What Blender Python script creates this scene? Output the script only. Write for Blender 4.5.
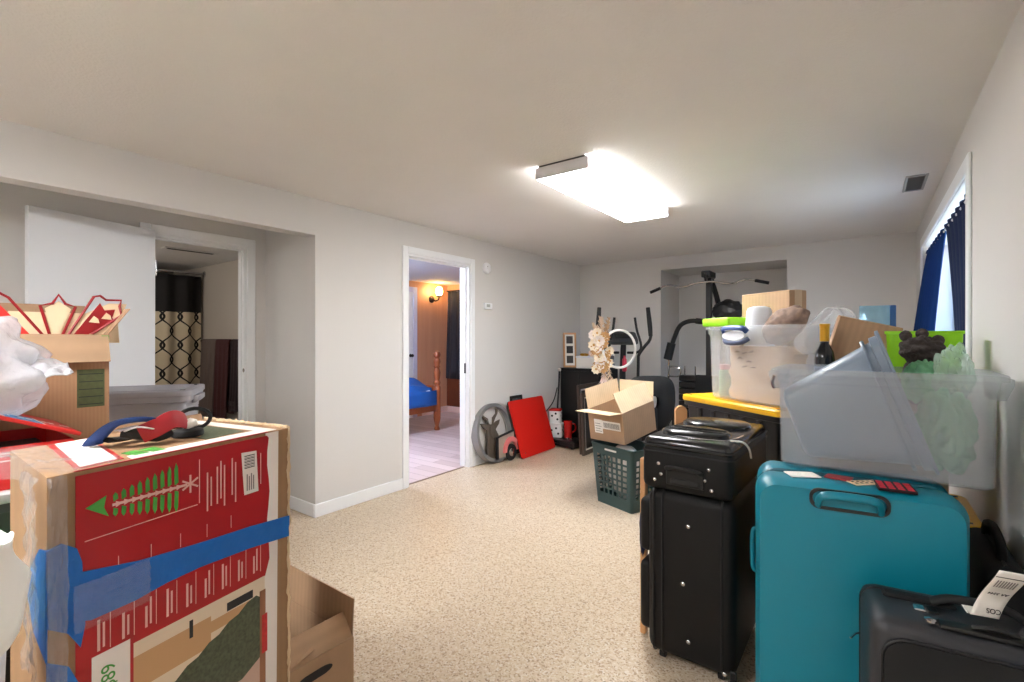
import bpy, bmesh, math, random
from mathutils import Vector, Matrix, noise
random.seed(7)
S = bpy.context.scene
for o in list(bpy.data.objects): bpy.data.objects.remove(o)
COL = S.collection
PI = math.pi
R = math.radians

# ---------------------------------------------------------------- camera, world, exposure
cam_d = bpy.data.cameras.new('camera'); cam = bpy.data.objects.new('camera', cam_d); COL.objects.link(cam)
cam_d.sensor_width = 36.0; cam_d.lens = 36.0*482/1024; cam_d.clip_start = 0.02
cam_d.shift_y = -(341-338)/1024.0
cam.location = (0, 0, 1.28); cam.rotation_euler = (R(90), 0, R(36.4))
S.camera = cam
W = bpy.data.worlds.new('world'); S.world = W; W.use_nodes = True
bg = W.node_tree.nodes['Background']
sky = W.node_tree.nodes.new('ShaderNodeTexSky'); sky.sky_type = 'HOSEK_WILKIE'; sky.turbidity = 4.0
sky.sun_direction = (-0.3, -0.5, 0.8)
W.node_tree.links.new(sky.outputs[0], bg.inputs[0]); bg.inputs[1].default_value = 26.0
FIX = 23.0           # ceiling fixture brightness
S.view_settings.view_transform = 'Standard'; S.view_settings.look = 'None'
S.view_settings.gamma = 1.0; S.view_settings.use_curve_mapping = False
S.view_settings.exposure = 0.85

# ---------------------------------------------------------------- materials
MATS = {}
def srgb(r, g, b):
    f = lambda c: (c/255/12.92) if c/255 <= .04045 else ((c/255+.055)/1.055)**2.4
    return (f(r), f(g), f(b), 1)
def mat(name, rgb, rough=.5, metal=0.0, bump=0, bscale=60, var=0, vscale=6, spec=.5, stretch=None,
        transl=0, clear=0, emit=None, estr=0, coat=0):
    if name in MATS: return MATS[name]
    m = bpy.data.materials.new(name); m.use_nodes = True; nt = m.node_tree; N = nt.nodes; L = nt.links
    p = N['Principled BSDF']; out = N['Material Output']
    c = srgb(*rgb)
    p.inputs['Base Color'].default_value = c; p.inputs['Roughness'].default_value = rough
    p.inputs['Metallic'].default_value = metal; p.inputs['Specular IOR Level'].default_value = spec
    if coat: p.inputs['Coat Weight'].default_value = coat
    if var or bump:
        tc = N.new('ShaderNodeTexCoord'); mp = N.new('ShaderNodeMapping')
        L.new(tc.outputs['Object'], mp.inputs[0])
        if stretch: mp.inputs['Scale'].default_value = stretch
    if var:
        n = N.new('ShaderNodeTexNoise'); n.inputs['Scale'].default_value = vscale; n.inputs['Detail'].default_value = 5
        L.new(mp.outputs[0], n.inputs['Vector'])
        mx = N.new('ShaderNodeMix'); mx.data_type = 'RGBA'
        mx.inputs[6].default_value = tuple(min(1, x*(1+var*.6)) for x in c[:3])+(1,)
        mx.inputs[7].default_value = tuple(x*(1-var) for x in c[:3])+(1,)
        L.new(n.outputs['Fac'], mx.inputs[0]); L.new(mx.outputs[2], p.inputs['Base Color'])
    if bump:
        n2 = N.new('ShaderNodeTexNoise'); n2.inputs['Scale'].default_value = bscale; n2.inputs['Detail'].default_value = 4
        L.new(mp.outputs[0], n2.inputs['Vector'])
        b = N.new('ShaderNodeBump'); b.inputs['Strength'].default_value = bump; b.inputs['Distance'].default_value = .01
        L.new(n2.outputs['Fac'], b.inputs['Height']); L.new(b.outputs[0], p.inputs['Normal'])
    last = p.outputs[0]
    if transl:
        t = N.new('ShaderNodeBsdfTranslucent'); t.inputs[0].default_value = c
        ms = N.new('ShaderNodeMixShader'); ms.inputs[0].default_value = transl
        L.new(last, ms.inputs[1]); L.new(t.outputs[0], ms.inputs[2]); last = ms.outputs[0]
    if clear:
        t = N.new('ShaderNodeBsdfTransparent')
        t.inputs[0].default_value = tuple(.6+.4*x for x in c[:3])+(1,)
        ms = N.new('ShaderNodeMixShader'); ms.inputs[0].default_value = clear
        L.new(last, ms.inputs[1]); L.new(t.outputs[0], ms.inputs[2]); last = ms.outputs[0]
    if emit:
        p.inputs['Emission Color'].default_value = srgb(*emit); p.inputs['Emission Strength'].default_value = estr
    L.new(last, out.inputs[0])
    MATS[name] = m
    return m

wall_m = mat('wall_paint', (214, 211, 208), .8, bump=.08, bscale=140, var=.03, vscale=3)
ceil_m = mat('ceiling_paint', (228, 225, 222), .85, bump=.25, bscale=90, var=.03, vscale=4)
white_trim = mat('white_trim', (236, 238, 240), .4)
door_white = mat('door_white', (226, 228, 232), .35)
black_plastic = mat('black_plastic', (13, 13, 14), .4)
black_rubber = mat('black_rubber', (24, 24, 25), .7)
black_fabric = mat('black_fabric', (12, 12, 13), .8, bump=.3, bscale=900)
black_ny = mat('black_nylon', (9, 9, 10), .55, bump=.2, bscale=700, spec=.3)
black_gloss = mat('black_gloss', (20, 21, 24), .2)
black_wood = mat('black_wood', (19, 18, 18), .5, var=.2, vscale=20, stretch=(1, 1, .1))
chrome = mat('chrome', (200, 200, 202), .18, 1)
steel = mat('dark_steel', (46, 46, 48), .4, .6)
grey_steel = mat('grey_metal', (150, 150, 150), .45, .5, bump=.1, bscale=60, var=.15, vscale=9)
yellow = mat('yellow_plastic', (246, 188, 22), .35)
teal = mat('teal_shell', (0, 122, 144), .42)
lime = mat('lime_plastic', (150, 225, 10), .4)
red = mat('red_board', (216, 30, 18), .45, bump=.1, bscale=300)
blue_tub = mat('blue_grey_plastic', (116, 132, 150), .38)
grey_tote = mat('grey_plastic', (170, 170, 180), .45)
dkgrey_tote = mat('dark_grey_plastic', (72, 72, 78), .5)
green_pl = mat('green_plastic', (90, 150, 90), .4)
basket_m = mat('dark_green_plastic', (34, 62, 62), .4)
paper = mat('white_paper', (236, 233, 226), .7)
cream = mat('cream_card', (234, 208, 170), .7)
crown_red = mat('crown_red', (150, 14, 22), .5)
print_red = mat('print_red', (168, 24, 30), .33, var=.08, vscale=8)
print_white = mat('print_white', (226, 218, 212), .45)
print_green = mat('print_green', (70, 150, 60), .45)
text_pale = mat('text_pale', (222, 176, 168), .45)
tape_blue = mat('painters_tape', (0, 96, 178), .5, bump=.3, bscale=40, var=.12, vscale=25)
ink = mat('ink', (28, 26, 28), .6)
frost = mat('frosted_plastic', (226, 230, 234), .3, clear=.765, transl=.25)
frost2 = mat('clear_plastic', (236, 238, 240), .22, clear=.74, transl=.25)
wrapm = mat('bubble_wrap', (236, 236, 240), .15, clear=.34, transl=.4, bump=1.0, bscale=42)
film = mat('clear_film', (235, 235, 238), .1, clear=.88, bump=.6, bscale=45)
green_film = mat('green_film', (160, 226, 182), .1, clear=.45, transl=.35, bump=1.0, bscale=30)
glass_m = mat('window_glass', (235, 245, 250), .05, clear=.9)
wood = mat('turned_wood', (142, 72, 34), .35, var=.35, vscale=9, stretch=(1, 1, .15))
lightwood = mat('light_wood', (206, 156, 108), .5, var=.15, vscale=14, stretch=(1, 1, .12))
blue_fab = mat('royal_blue_fabric', (0, 80, 160), .7, bump=.4, bscale=18, var=.15, vscale=9)
gold = mat('gold_foil', (214, 160, 50), .3, .7)
pink = mat('pink_paint', (232, 130, 130), .4, var=.1)
tan_m = mat('tan_paint', (176, 160, 146), .5, var=.15, vscale=18)
deer_m = mat('deer_print', (96, 84, 74), .6, var=.5, vscale=30, stretch=(1, 1, .4))
navy = mat('navy_cloth', (28, 34, 66), .8, bump=.4, bscale=60)

def cardboard(name, rgb, axis=0, freq=260.0):
    if name in MATS: return MATS[name]
    m = mat(name, rgb, .75)
    nt = m.node_tree; N = nt.nodes; L = nt.links; p = N['Principled BSDF']; c = srgb(*rgb)
    tc = N.new('ShaderNodeTexCoord'); w = N.new('ShaderNodeTexWave'); w.bands_direction = 'XYZ'[axis]
    w.inputs['Scale'].default_value = freq/20; w.inputs['Distortion'].default_value = .3
    n = N.new('ShaderNodeTexNoise'); n.inputs['Scale'].default_value = 9; n.inputs['Detail'].default_value = 6
    L.new(tc.outputs['Object'], w.inputs[0]); L.new(tc.outputs['Object'], n.inputs['Vector'])
    a = N.new('ShaderNodeMath'); a.operation = 'MULTIPLY_ADD'; a.inputs[1].default_value = .25
    L.new(w.outputs['Fac'], a.inputs[0]); L.new(n.outputs['Fac'], a.inputs[2])
    mx = N.new('ShaderNodeMix'); mx.data_type = 'RGBA'
    mx.inputs[6].default_value = tuple(x*1.12 for x in c[:3])+(1,); mx.inputs[7].default_value = tuple(x*.78 for x in c[:3])+(1,)
    L.new(a.outputs[0], mx.inputs[0]); L.new(mx.outputs[2], p.inputs['Base Color'])
    return m
card = cardboard('cardboard', (180, 146, 114), 0)
card_v = cardboard('cardboard_ribbed', (172, 130, 96), 1, 520)
card_l = cardboard('cardboard_pale', (216, 178, 138), 0)
card_in = cardboard('cardboard_inside', (226, 200, 164), 0)
card_d = cardboard('cardboard_worn', (158, 122, 88), 0)

def floor_mat():
    m = mat('speckled_vinyl', (205, 186, 160), .34); nt = m.node_tree; N = nt.nodes; L = nt.links; p = N['Principled BSDF']
    tc = N.new('ShaderNodeTexCoord')
    v = N.new('ShaderNodeTexVoronoi'); v.inputs['Scale'].default_value = 150
    L.new(tc.outputs['Object'], v.inputs['Vector'])
    sep = N.new('ShaderNodeSeparateColor'); L.new(v.outputs['Color'], sep.inputs[0])
    cr = N.new('ShaderNodeValToRGB'); e = cr.color_ramp; e.interpolation = 'LINEAR'
    e.elements[0].position = 0; e.elements[0].color = srgb(150, 128, 104)
    e.elements[1].position = 1; e.elements[1].color = srgb(216, 206, 192)
    for pos, c in ((.12, (176, 150, 122)), (.25, (196, 176, 150)), (.75, (206, 188, 164))):
        q = e.elements.new(pos); q.color = srgb(*c)
    L.new(sep.outputs[0], cr.inputs[0])
    n = N.new('ShaderNodeTexNoise'); n.inputs['Scale'].default_value = 1.3; n.inputs['Detail'].default_value = 4
    L.new(tc.outputs['Object'], n.inputs['Vector'])
    mx = N.new('ShaderNodeMix'); mx.data_type = 'RGBA'; mx.blend_type = 'MULTIPLY'; mx.inputs[0].default_value = .35
    c2 = N.new('ShaderNodeValToRGB'); c2.color_ramp.elements[0].color = (.72, .69, .65, 1); c2.color_ramp.elements[1].color = (1, 1, 1, 1)
    L.new(n.outputs['Fac'], c2.inputs[0]); L.new(cr.outputs[0], mx.inputs[6]); L.new(c2.outputs[0], mx.inputs[7])
    L.new(mx.outputs[2], p.inputs['Base Color'])
    return m
def laminate_mat():
    m = mat('bedroom_laminate', (214, 196, 194), .35); nt = m.node_tree; N = nt.nodes; L = nt.links; p = N['Principled BSDF']
    tc = N.new('ShaderNodeTexCoord'); b = N.new('ShaderNodeTexBrick')
    b.inputs['Scale'].default_value = 1; b.inputs['Brick Width'].default_value = 1.2; b.inputs['Row Height'].default_value = .13
    b.inputs['Mortar Size'].default_value = .003
    b.inputs['Color1'].default_value = srgb(220, 204, 202); b.inputs['Color2'].default_value = srgb(198, 178, 176); b.inputs['Mortar'].default_value = srgb(150, 128, 124)
    L.new(tc.outputs['Object'], b.inputs['Vector']); L.new(b.outputs['Color'], p.inputs['Base Color'])
    return m
def panel_mat():
    m = mat('wood_panelling', (186, 116, 72), .4); nt = m.node_tree; N = nt.nodes; L = nt.links; p = N['Principled BSDF']
    tc = N.new('ShaderNodeTexCoord'); mp = N.new('ShaderNodeMapping'); mp.inputs['Scale'].default_value = (14, 14, .7)
    n = N.new('ShaderNodeTexNoise'); n.inputs['Scale'].default_value = 1.0; n.inputs['Detail'].default_value = 5
    L.new(tc.outputs['Object'], mp.inputs[0]); L.new(mp.outputs[0], n.inputs['Vector'])
    cr = N.new('ShaderNodeValToRGB'); cr.color_ramp.elements[0].color = srgb(176, 120, 88); cr.color_ramp.elements[1].color = srgb(216, 164, 128)
    L.new(n.outputs['Fac'], cr.inputs[0]); L.new(cr.outputs[0], p.inputs['Base Color'])
    return m
def trellis_mat():
    m = mat('trellis_cloth', (208, 194, 166), .8); nt = m.node_tree; N = nt.nodes; L = nt.links; p = N['Principled BSDF']
    uv = N.new('ShaderNodeUVMap'); sp = N.new('ShaderNodeSeparateXYZ'); L.new(uv.outputs[0], sp.inputs[0])
    def mth(op, a, b=None, c=None):
        q = N.new('ShaderNodeMath'); q.operation = op
        for i, x in enumerate((a, b, c)):
            if x is None: continue
            if isinstance(x, (int, float)): q.inputs[i].default_value = x
            else: L.new(x, q.inputs[i])
        return q.outputs[0]
    a, bb, A = .20, .29, .066
    co = mth('MULTIPLY', mth('COSINE', mth('MULTIPLY', sp.outputs[1], 2*PI/bb)), A)
    d = []
    for s in (1, -1):
        t = mth('MULTIPLY_ADD', co, s, sp.outputs[0])
        f = mth('FRACT', mth('ADD', mth('DIVIDE', t, a), 10 if s == 1 else 10.5))
        d.append(mth('ABSOLUTE', mth('SUBTRACT', f, .5)))
    mn = mth('MINIMUM', d[0], d[1]); ln = mth('LESS_THAN', mn, .06)
    top = mth('GREATER_THAN', sp.outputs[1], 1.50)
    k = mth('MAXIMUM', ln, top)
    mx = N.new('ShaderNodeMix'); mx.data_type = 'RGBA'
    mx.inputs[6].default_value = srgb(212, 198, 170); mx.inputs[7].default_value = srgb(22, 18, 18)
    L.new(k, mx.inputs[0]); L.new(mx.outputs[2], p.inputs['Base Color'])
    return m

# ---------------------------------------------------------------- geometry helpers
def rrect(w, d, r, z, n=4, cx=0, cy=0):
    pts = []
    r = max(min(r, w/2-1e-4, d/2-1e-4), 1e-4)
    for sx, sy, a0 in ((1, 1, 0), (-1, 1, 90), (-1, -1, 180), (1, -1, 270)):
        for k in range(n+1):
            a = R(a0+90*k/n)
            pts.append((cx+sx*(w/2-r)+r*math.cos(a), cy+sy*(d/2-r)+r*math.sin(a), z))
    return pts
class MB:
    def __init__(s): s.bm = bmesh.new(); s.T = Matrix.Identity(4); s.uvs = None
    def t(s, M): s.T = M; return s
    def v(s, p): return s.bm.verts.new(s.T @ Vector(p))
    def f(s, vs):
        try: return s.bm.faces.new(vs)
        except ValueError: return None
    def box(s, lo, hi, bev=0, seg=2):
        vs = [s.v((x, y, z)) for z in (lo[2], hi[2]) for y in (lo[1], hi[1]) for x in (lo[0], hi[0])]
        fs = [s.f([vs[i] for i in q]) for q in ((0, 2, 3, 1), (4, 5, 7, 6), (0, 1, 5, 4), (2, 6, 7, 3), (0, 4, 6, 2), (1, 3, 7, 5))]
        if bev:
            es = list({e for f_ in fs for e in f_.edges})
            bmesh.ops.bevel(s.bm, geom=es, offset=bev, segments=seg, profile=.5, affect='EDGES')
        return s
    def loft(s, loops, cap0=True, cap1=True, closed=False):
        L_ = [[s.v(p) for p in lp] for lp in loops]
        n = len(L_[0]); m = len(L_)
        for i in range(m if closed else m-1):
            A, B_ = L_[i], L_[(i+1) % m]
            for j in range(n): s.f([A[j], A[(j+1) % n], B_[(j+1) % n], B_[j]])
        if not closed:
            if cap0: s.f(list(reversed(L_[0])))
            if cap1: s.f(L_[-1])
        return s
    def prism(s, pts, y0, y1, plane='xz'):
        mk = {'xz': lambda a, b, h: (a, h, b), 'xy': lambda a, b, h: (a, b, h), 'yz': lambda a, b, h: (h, a, b)}[plane]
        A = [s.v(mk(a, b, y0)) for a, b in pts]; B_ = [s.v(mk(a, b, y1)) for a, b in pts]
        n = len(pts); s.f(A); s.f(list(reversed(B_)))
        for i in range(n): s.f([A[i], B_[i], B_[(i+1) % n], A[(i+1) % n]])
        return s
    def tube(s, path, r, seg=8, closed=False, flat=None, sub=0):
        P = [Vector(p) for p in path]
        if sub:
            Q = []; n = len(P); rng = range(n if closed else n-1)
            rr = r if isinstance(r, (list, tuple)) else None; NR = []
            for i in rng:
                p0 = P[(i-1) % n] if closed or i > 0 else P[i]
                p1 = P[i]; p2 = P[(i+1) % n]
                p3 = P[(i+2) % n] if closed or i+2 < n else p2
                for k in range(sub):
                    t = k/sub
                    Q.append(.5*((2*p1)+(-p0+p2)*t+(2*p0-5*p1+4*p2-p3)*t*t+(-p0+3*p1-3*p2+p3)*t**3))
                    if rr: NR.append(rr[i]*(1-t)+rr[(i+1) % n]*t)
            if not closed:
                Q.append(P[-1])
                if rr: NR.append(rr[-1])
            P = Q
            if rr: r = NR
        n = len(P); loops = []; up = None
        for i in range(n):
            if closed: tg = P[(i+1) % n]-P[(i-1) % n]
            else: tg = P[min(i+1, n-1)]-P[max(i-1, 0)]
            tg.normalize()
            if up is None:
                up = Vector((0, 0, 1)) if abs(tg.z) < .9 else Vector((1, 0, 0))
            sd = tg.cross(up).normalized(); up = sd.cross(tg).normalized()
            rad = r[i] if isinstance(r, (list, tuple)) else r
            fa, fb = (flat if flat else (1, 1))
            loops.append([P[i]+sd*(rad*fa*math.cos(2*PI*k/seg))+up*(rad*fb*math.sin(2*PI*k/seg)) for k in range(seg)])
        return s.loft(loops, closed=closed)
    def lathe(s, prof, seg=20):
        loops = [[(r*math.cos(2*PI*k/seg), r*math.sin(2*PI*k/seg), z) for k in range(seg)] for r, z in prof]
        return s.loft(loops)
    def grid(s, fn, nu, nv, closed_u=False, thick=0, uvfn=None):
        def surf(off):
            G = []
            for j in range(nv+1):
                row = []
                for i in range(nu+(0 if closed_u else 1)):
                    row.append(s.v(fn(i/nu, j/nv) if not off else Vector(fn(i/nu, j/nv))+Vector(off)))
                G.append(row)
            return G
        G = surf(None)
        uvl = s.bm.loops.layers.uv.verify() if uvfn else None
        m = nu if closed_u else nu
        for j in range(nv):
            for i in range(m):
                i2 = (i+1) % nu if closed_u else i+1
                f_ = s.f([G[j][i], G[j][i2], G[j+1][i2], G[j+1][i]])
                if uvfn and f_:
                    for lp, (a, b) in zip(f_.loops, ((i, j), (i+1, j), (i+1, j+1), (i, j+1))): lp[uvl].uv = uvfn(a/nu, b/nv)
        return s
    def blob(s, c, rad, sub=4, amp=.15, freq=3, seed=0, ridge=False, flatz=None):
        ret = bmesh.ops.create_icosphere(s.bm, subdivisions=sub, radius=1)
        for v in ret['verts']:
            p = v.co.copy(); q = p*freq+Vector((seed*7.3, seed*3.1, seed*1.7))
            k = noise.noise(q)
            if ridge: k = abs(k)*2-.6+.4*abs(noise.noise(q*2.3))
            p = p*(1+amp*k)
            w = Vector((c[0]+p.x*rad[0], c[1]+p.y*rad[1], c[2]+p.z*rad[2]))
            if flatz is not None and w.z < flatz: w.z = flatz
            v.co = s.T @ w
        return s
    def build(s, name, m, parent=None, smooth=35, mod=None, solid=0):
        bmesh.ops.recalc_face_normals(s.bm, faces=s.bm.faces)
        me = bpy.data.meshes.new(name); s.bm.to_mesh(me); s.bm.free()
        me.materials.append(m)
        if smooth:
            for p in me.polygons: p.use_smooth = True
            me.set_sharp_from_angle(angle=R(smooth))
        o = bpy.data.objects.new(name, me); COL.objects.link(o)
        if parent is not None: o.parent = parent
        if solid:
            q = o.modifiers.new('solid', 'SOLIDIFY'); q.thickness = solid; q.offset = 0
        return o
def thing(name, label, cat, loc=(0, 0, 0), rz=0, group=None, rot=None):
    o = bpy.data.objects.new(name, None); COL.objects.link(o); o.empty_display_size = .05
    o.location = loc; o.rotation_euler = rot if rot else (0, 0, rz)
    o['label'] = label; o['category'] = cat
    if group: o['group'] = group
    return o
def tag(o, label, cat, group=None):
    o['label'] = label; o['category'] = cat
    if group: o['group'] = group
    return o
def struct(o): o['kind'] = 'structure'; return o
def lab(o, l): o['label'] = l; return o
def TR(loc=(0, 0, 0), rx=0, ry=0, rz=0):
    return Matrix.Translation(loc) @ Matrix.Rotation(rz, 4, 'Z') @ Matrix.Rotation(ry, 4, 'Y') @ Matrix.Rotation(rx, 4, 'X')
def text_part(body, size, m, parent, M, name='lettering', ext=.0004, sx=1.0):
    cu = bpy.data.curves.new('txt', 'FONT'); cu.body = body; cu.size = size; cu.extrude = ext
    cu.align_x = 'CENTER'; cu.align_y = 'CENTER'
    ob = bpy.data.objects.new('txt', cu); COL.objects.link(ob)
    dg = bpy.context.evaluated_depsgraph_get()
    me = bpy.data.meshes.new_from_object(ob.evaluated_get(dg))
    bpy.data.objects.remove(ob); bpy.data.curves.remove(cu)
    me.transform(M @ Matrix.Scale(sx, 4, (1, 0, 0))); me.materials.clear(); me.materials.append(m); me.name = name
    o = bpy.data.objects.new(name, me); COL.objects.link(o); o.parent = parent
    return o

# ---------------------------------------------------------------- generic objects
def carton(name, label, cat, loc, rz, L, Wd, H, m=None, flaps=(), inner=None, t=.005, rot=None, closed=False, tape=None):
    """open or closed cardboard carton; local origin at base centre"""
    m = m or card; inner = inner or card_in
    T = thing(name, label, cat, loc, rz, rot=rot)
    b = MB(); x, y = L/2, Wd/2
    if closed:
        b.box((-x, -y, 0), (x, y, H), .004, 1); b.build('carton_body', m, T, 30)
        q = MB(); q.box((-x+.002, -.001, H-.0005), (x-.002, .001, H+.0012)); q.build('lid_seam', card_d, T)
        if tape is not None:
            q = MB(); q.box((-x-.001, -.025, H-.0005), (x+.001, .025, H+.0016)); q.box((-x-.0012, -.025, H-.09), (-x+.001, .025, H)); q.box((x-.001, -.025, H-.09), (x+.0012, .025, H)); q.build('packing_tape', tape, T)
        return T
    b.box((-x, -y, 0), (x, y, t)); b.box((-x, -y, t), (-x+t, y, H)); b.box((x-t, -y, t), (x, y, H))
    b.box((-x+t, -y, t), (x-t, -y+t, H)); b.box((-x+t, y-t, t), (x-t, y, H))
    b.build('carton_body', m, T, 30)
    for side, ang, ln in flaps:
        w = (L if side[1] == 'y' else Wd)-.006
        if side == '-y': M = TR((0, -y+t/2, H), rx=R(ang))
        elif side == '+y': M = TR((0, y-t/2, H), rz=PI, rx=R(ang))
        elif side == '+x': M = TR((x-t/2, 0, H), rz=PI/2, rx=R(ang))
        else: M = TR((-x+t/2, 0, H), rz=-PI/2, rx=R(ang))
        fl = MB().t(M); fl.box((-w/2, -t*.4, .001), (w/2, t*.4, ln)); fl.build('flap', inner, T, 30)
    return T

def tote(name, label, cat, loc, rz, L, Wd, H, body, lid=None, taper=.035, r=.03, handles=True, ribs=True, lidh=.035, group=None, rot=None, t=.004):
    """moulded storage tote; H includes the lid"""
    T = thing(name, label, cat, loc, rz, group, rot)
    hb = H-lidh*.6 if lid else H
    b = MB()
    w0, d0 = L-2*taper, Wd-2*taper
    wi, di = L-.03, Wd-.03
    loops = [rrect(w0-.02, d0-.02, r, 0), rrect(w0, d0, r, .01), rrect(wi-.01, di-.01, r, hb-.045), rrect(L-.004, Wd-.004, r+.01, hb-.04), rrect(L, Wd, r+.01, hb-.004), rrect(L-.006, Wd-.006, r+.01, hb),
             rrect(wi-.022, di-.022, r, hb-.002), rrect(wi-.022, di-.022, r, hb-.05), rrect(w0-2*t-.004, d0-2*t-.004, r, t+.006)]
    b.loft(loops); b.build('tote_body', body, T, 40)
    if ribs:
        for k in range(5):
            xx = (k-2)*w0/6
            for sy in (-1, 1):
                q = MB(); q.loft([rrect(.03, .008, .003, .03, 2, xx, sy*(d0/2+.004)), rrect(.034, .008, .003, hb-.05, 2, xx, sy*(di/2-.001))]); q.build('rib', body, T)
    if handles:
        for sx in (-1, 1):
            q = MB(); q.loft([rrect(.02, Wd*.42, .008, hb-.06, 3, sx*(L/2-.002), 0), rrect(.034, Wd*.42, .01, hb-.045, 3, sx*(L/2+.006), 0), rrect(.034, Wd*.42, .01, hb-.02, 3, sx*(L/2+.006), 0)]); q.build('handle', body, T)
    if lid:
        q = MB(); l0 = hb-lidh*.35
        q.loft([rrect(L+.008, Wd+.008, r+.012, l0), rrect(L+.014, Wd+.014, r+.014, l0+.004), rrect(L+.012, Wd+.012, r+.014, H-.006), rrect(L+.002, Wd+.002, r+.01, H-.001), rrect(L-.05, Wd-.05, r, H-.001), rrect(L-.06, Wd-.06, r, H-.006), rrect(L-.12, Wd-.12, r, H-.006), rrect(L-.13, Wd-.13, r, H)])
        lo = q.build('lid', lid, T, 40)
        for sx in (-1, 1):
            for sy in (-1, 1):
                q = MB(); q.box((sx*(L/2-.035)-.012, sy*(Wd/2-.035)-.006, H-.004), (sx*(L/2-.035)+.012, sy*(Wd/2-.035)+.006, H+.0006)); q.build('lock_hole', black_plastic, lo)
    return T

# ================================================================ THE ROOM
XL, XR, YB, YF, ZC = -3.17, .37, 5.87, -2.2, 2.275
YC = 1.935; XA = -3.88; ZH = 2.015
def swall(name, boxes, m):
    b = MB()
    for lo, hi in boxes: b.box(lo, hi)
    return struct(b.build(name, m, None, 0))
fl = floor_mat()
swall('floor', [((-3.225, YF-.1, -.08), (.75, 6.75, 0)), ((-3.98, YF-.1, -.08), (-3.225, 2.0, 0))], fl)
swall('ceiling', [((-3.98, YF-.1, ZC), (.75, 6.75, ZC+.08))], ceil_m)
# left wall with the header over the alcove and the bedroom doorway
DY0, DY1, DZ = 2.79, 3.60, 2.005
swall('wall_left', [((XL-.12, YF, ZH), (XL, YC, ZC)), ((XL-.12, YC, 0), (XL, DY0, ZC)), ((XL-.12, DY0, DZ), (XL, DY1, ZC)), ((XL-.12, DY1, 0), (XL, 6.7, ZC))], wall_m)
BY0, BY1, BZ = 1.165, 1.79, 1.985
swall('wall_alcove_side', [((-3.98, YC, 0), (XL-.12, YC+.12, ZC))], wall_m)
swall('wall_alcove_back', [((XA-.1, YF, 0), (XA, BY0, ZC)), ((XA-.1, BY0, BZ), (XA, BY1, ZC)), ((XA-.1, BY1, 0), (XA, YC, ZC))], wall_m)
# back wall with the recess
RX0, RX1, RZ, RD = -2.05, -.69, 2.117, 6.59
swall('wall_back', [((XL, YB, 0), (RX0, 6.7, ZC)), ((RX1, YB, 0), (.75, 6.7, ZC)), ((RX0, YB, RZ), (RX1, 6.7, ZC)), ((RX0, RD, 0), (RX1, 6.7, RZ))], wall_m)
WY0, WY1, WZ0, WZ1 = 2.97, 5.22, 1.2, 2.03
swall('wall_right', [((XR, YF, 0), (.75, WY0, ZC)), ((XR, WY1, 0), (.75, YB, ZC)), ((XR, WY0, 0), (.75, WY1, WZ0)), ((XR, WY0, WZ1), (.75, WY1, ZC))], wall_m)
swall('wall_front', [((-3.98, YF-.1, 0), (.75, YF, ZC))], wall_m)
# baseboards
def baseboard(name, lo, hi):
    b = MB(); b.box(lo, hi, .004, 1); struct(b.build(name, white_trim, None, 30))
baseboard('baseboard_left', (XL, YC-.012, 0), (XL+.013, DY0-.06, .095))
baseboard('baseboard_alcove', (XA, YC-.013, 0), (XL, YC, .095))
baseboard('baseboard_left_far', (XL, DY1+.062, 0), (XL+.013, YB, .095))
baseboard('baseboard_back', (XL, YB-.013, 0), (RX0, YB, .095))
baseboard('baseboard_right', (XR-.013, YF, 0), (XR, YB, .095))
# door casings
def casing(name, x, y0, y1, z, w, d, face, thick):
    """casing round an opening in a wall of constant x; jamb lines the opening"""
    b = MB()
    for ya, yb in ((y0-w, y0), (y1, y1+w)):
        b.box((min(x, x+face*d), ya, 0), (max(x, x+face*d), yb, z+w), .004, 1)
    b.box((min(x, x+face*d), y0, z), (max(x, x+face*d), y1, z+w), .004, 1)
    x2 = x-face*thick
    a, c = min(x, x2), max(x, x2)
    b.box((a, y0, 0), (c, y0+.018, z)); b.box((a, y1-.018, 0), (c, y1, z)); b.box((a, y0+.018, z-.018), (c, y1-.018, z))
    xm = (x+x2)/2
    b.box((xm-.02, y0+.018, 0), (xm+.02, y0+.03, z-.018)); b.box((xm-.02, y1-.03, 0), (xm+.02, y1-.018, z-.018)); b.box((xm-.02, y0+.03, z-.03), (xm+.02, y1-.03, z-.018))
    return struct(b.build(name, white_trim, None, 30))
c1 = casing('trim_1', XL, DY0, DY1, DZ, .06, .016, 1, .12)
c2 = casing('trim_2', XA, BY0, BY1, BZ, .062, .016, 1, .10)
q = MB().t(TR((XA-.008, BY1-.0185, 1.03), rx=R(90))); q.lathe([(.016, 0), (.016, .002), (.007, .002), (.007, .0035)], 16); q.build('strike_plate', chrome, c2)
q = MB(); q.box((XL-.05, DY1-.034, .93), (XL-.03, DY1-.029, 1.03)); q.build('strike_plate', steel, c1)
q = MB(); q.box((-3.237, DY0, -.001), (-3.213, DY1, .004), .001, 1); struct(q.build('trim_threshold', mat('threshold', (120, 100, 80), .5), None))
# bathroom door, swung back against the alcove wall
D = thing('door_1', '', '', (XA+.03, BY0+.01, 0), R(-90+16)); del D['label']; del D['category']; D['kind'] = 'structure'
q = MB(); q.box((0, -.018, .012), (.66, .018, 2.0), .003, 1); q.build('door_slab', door_white, D, 30)
for s in (-1, 1):
    q = MB().t(TR((.60, s*.018, .98), rx=R(-90*s))); q.lathe([(.03, 0), (.03, .006), (.012, .01), (.012, .03), (.026, .042), (.028, .054), (.015, .064), (.002, .066)], 16); q.build('door_knob', chrome, D)
for z in (.25, 1.75):
    q = MB(); q.box((-.012, -.008, z-.05), (.004, .012, z+.05)); q.build('hinge', chrome, D)
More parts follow.
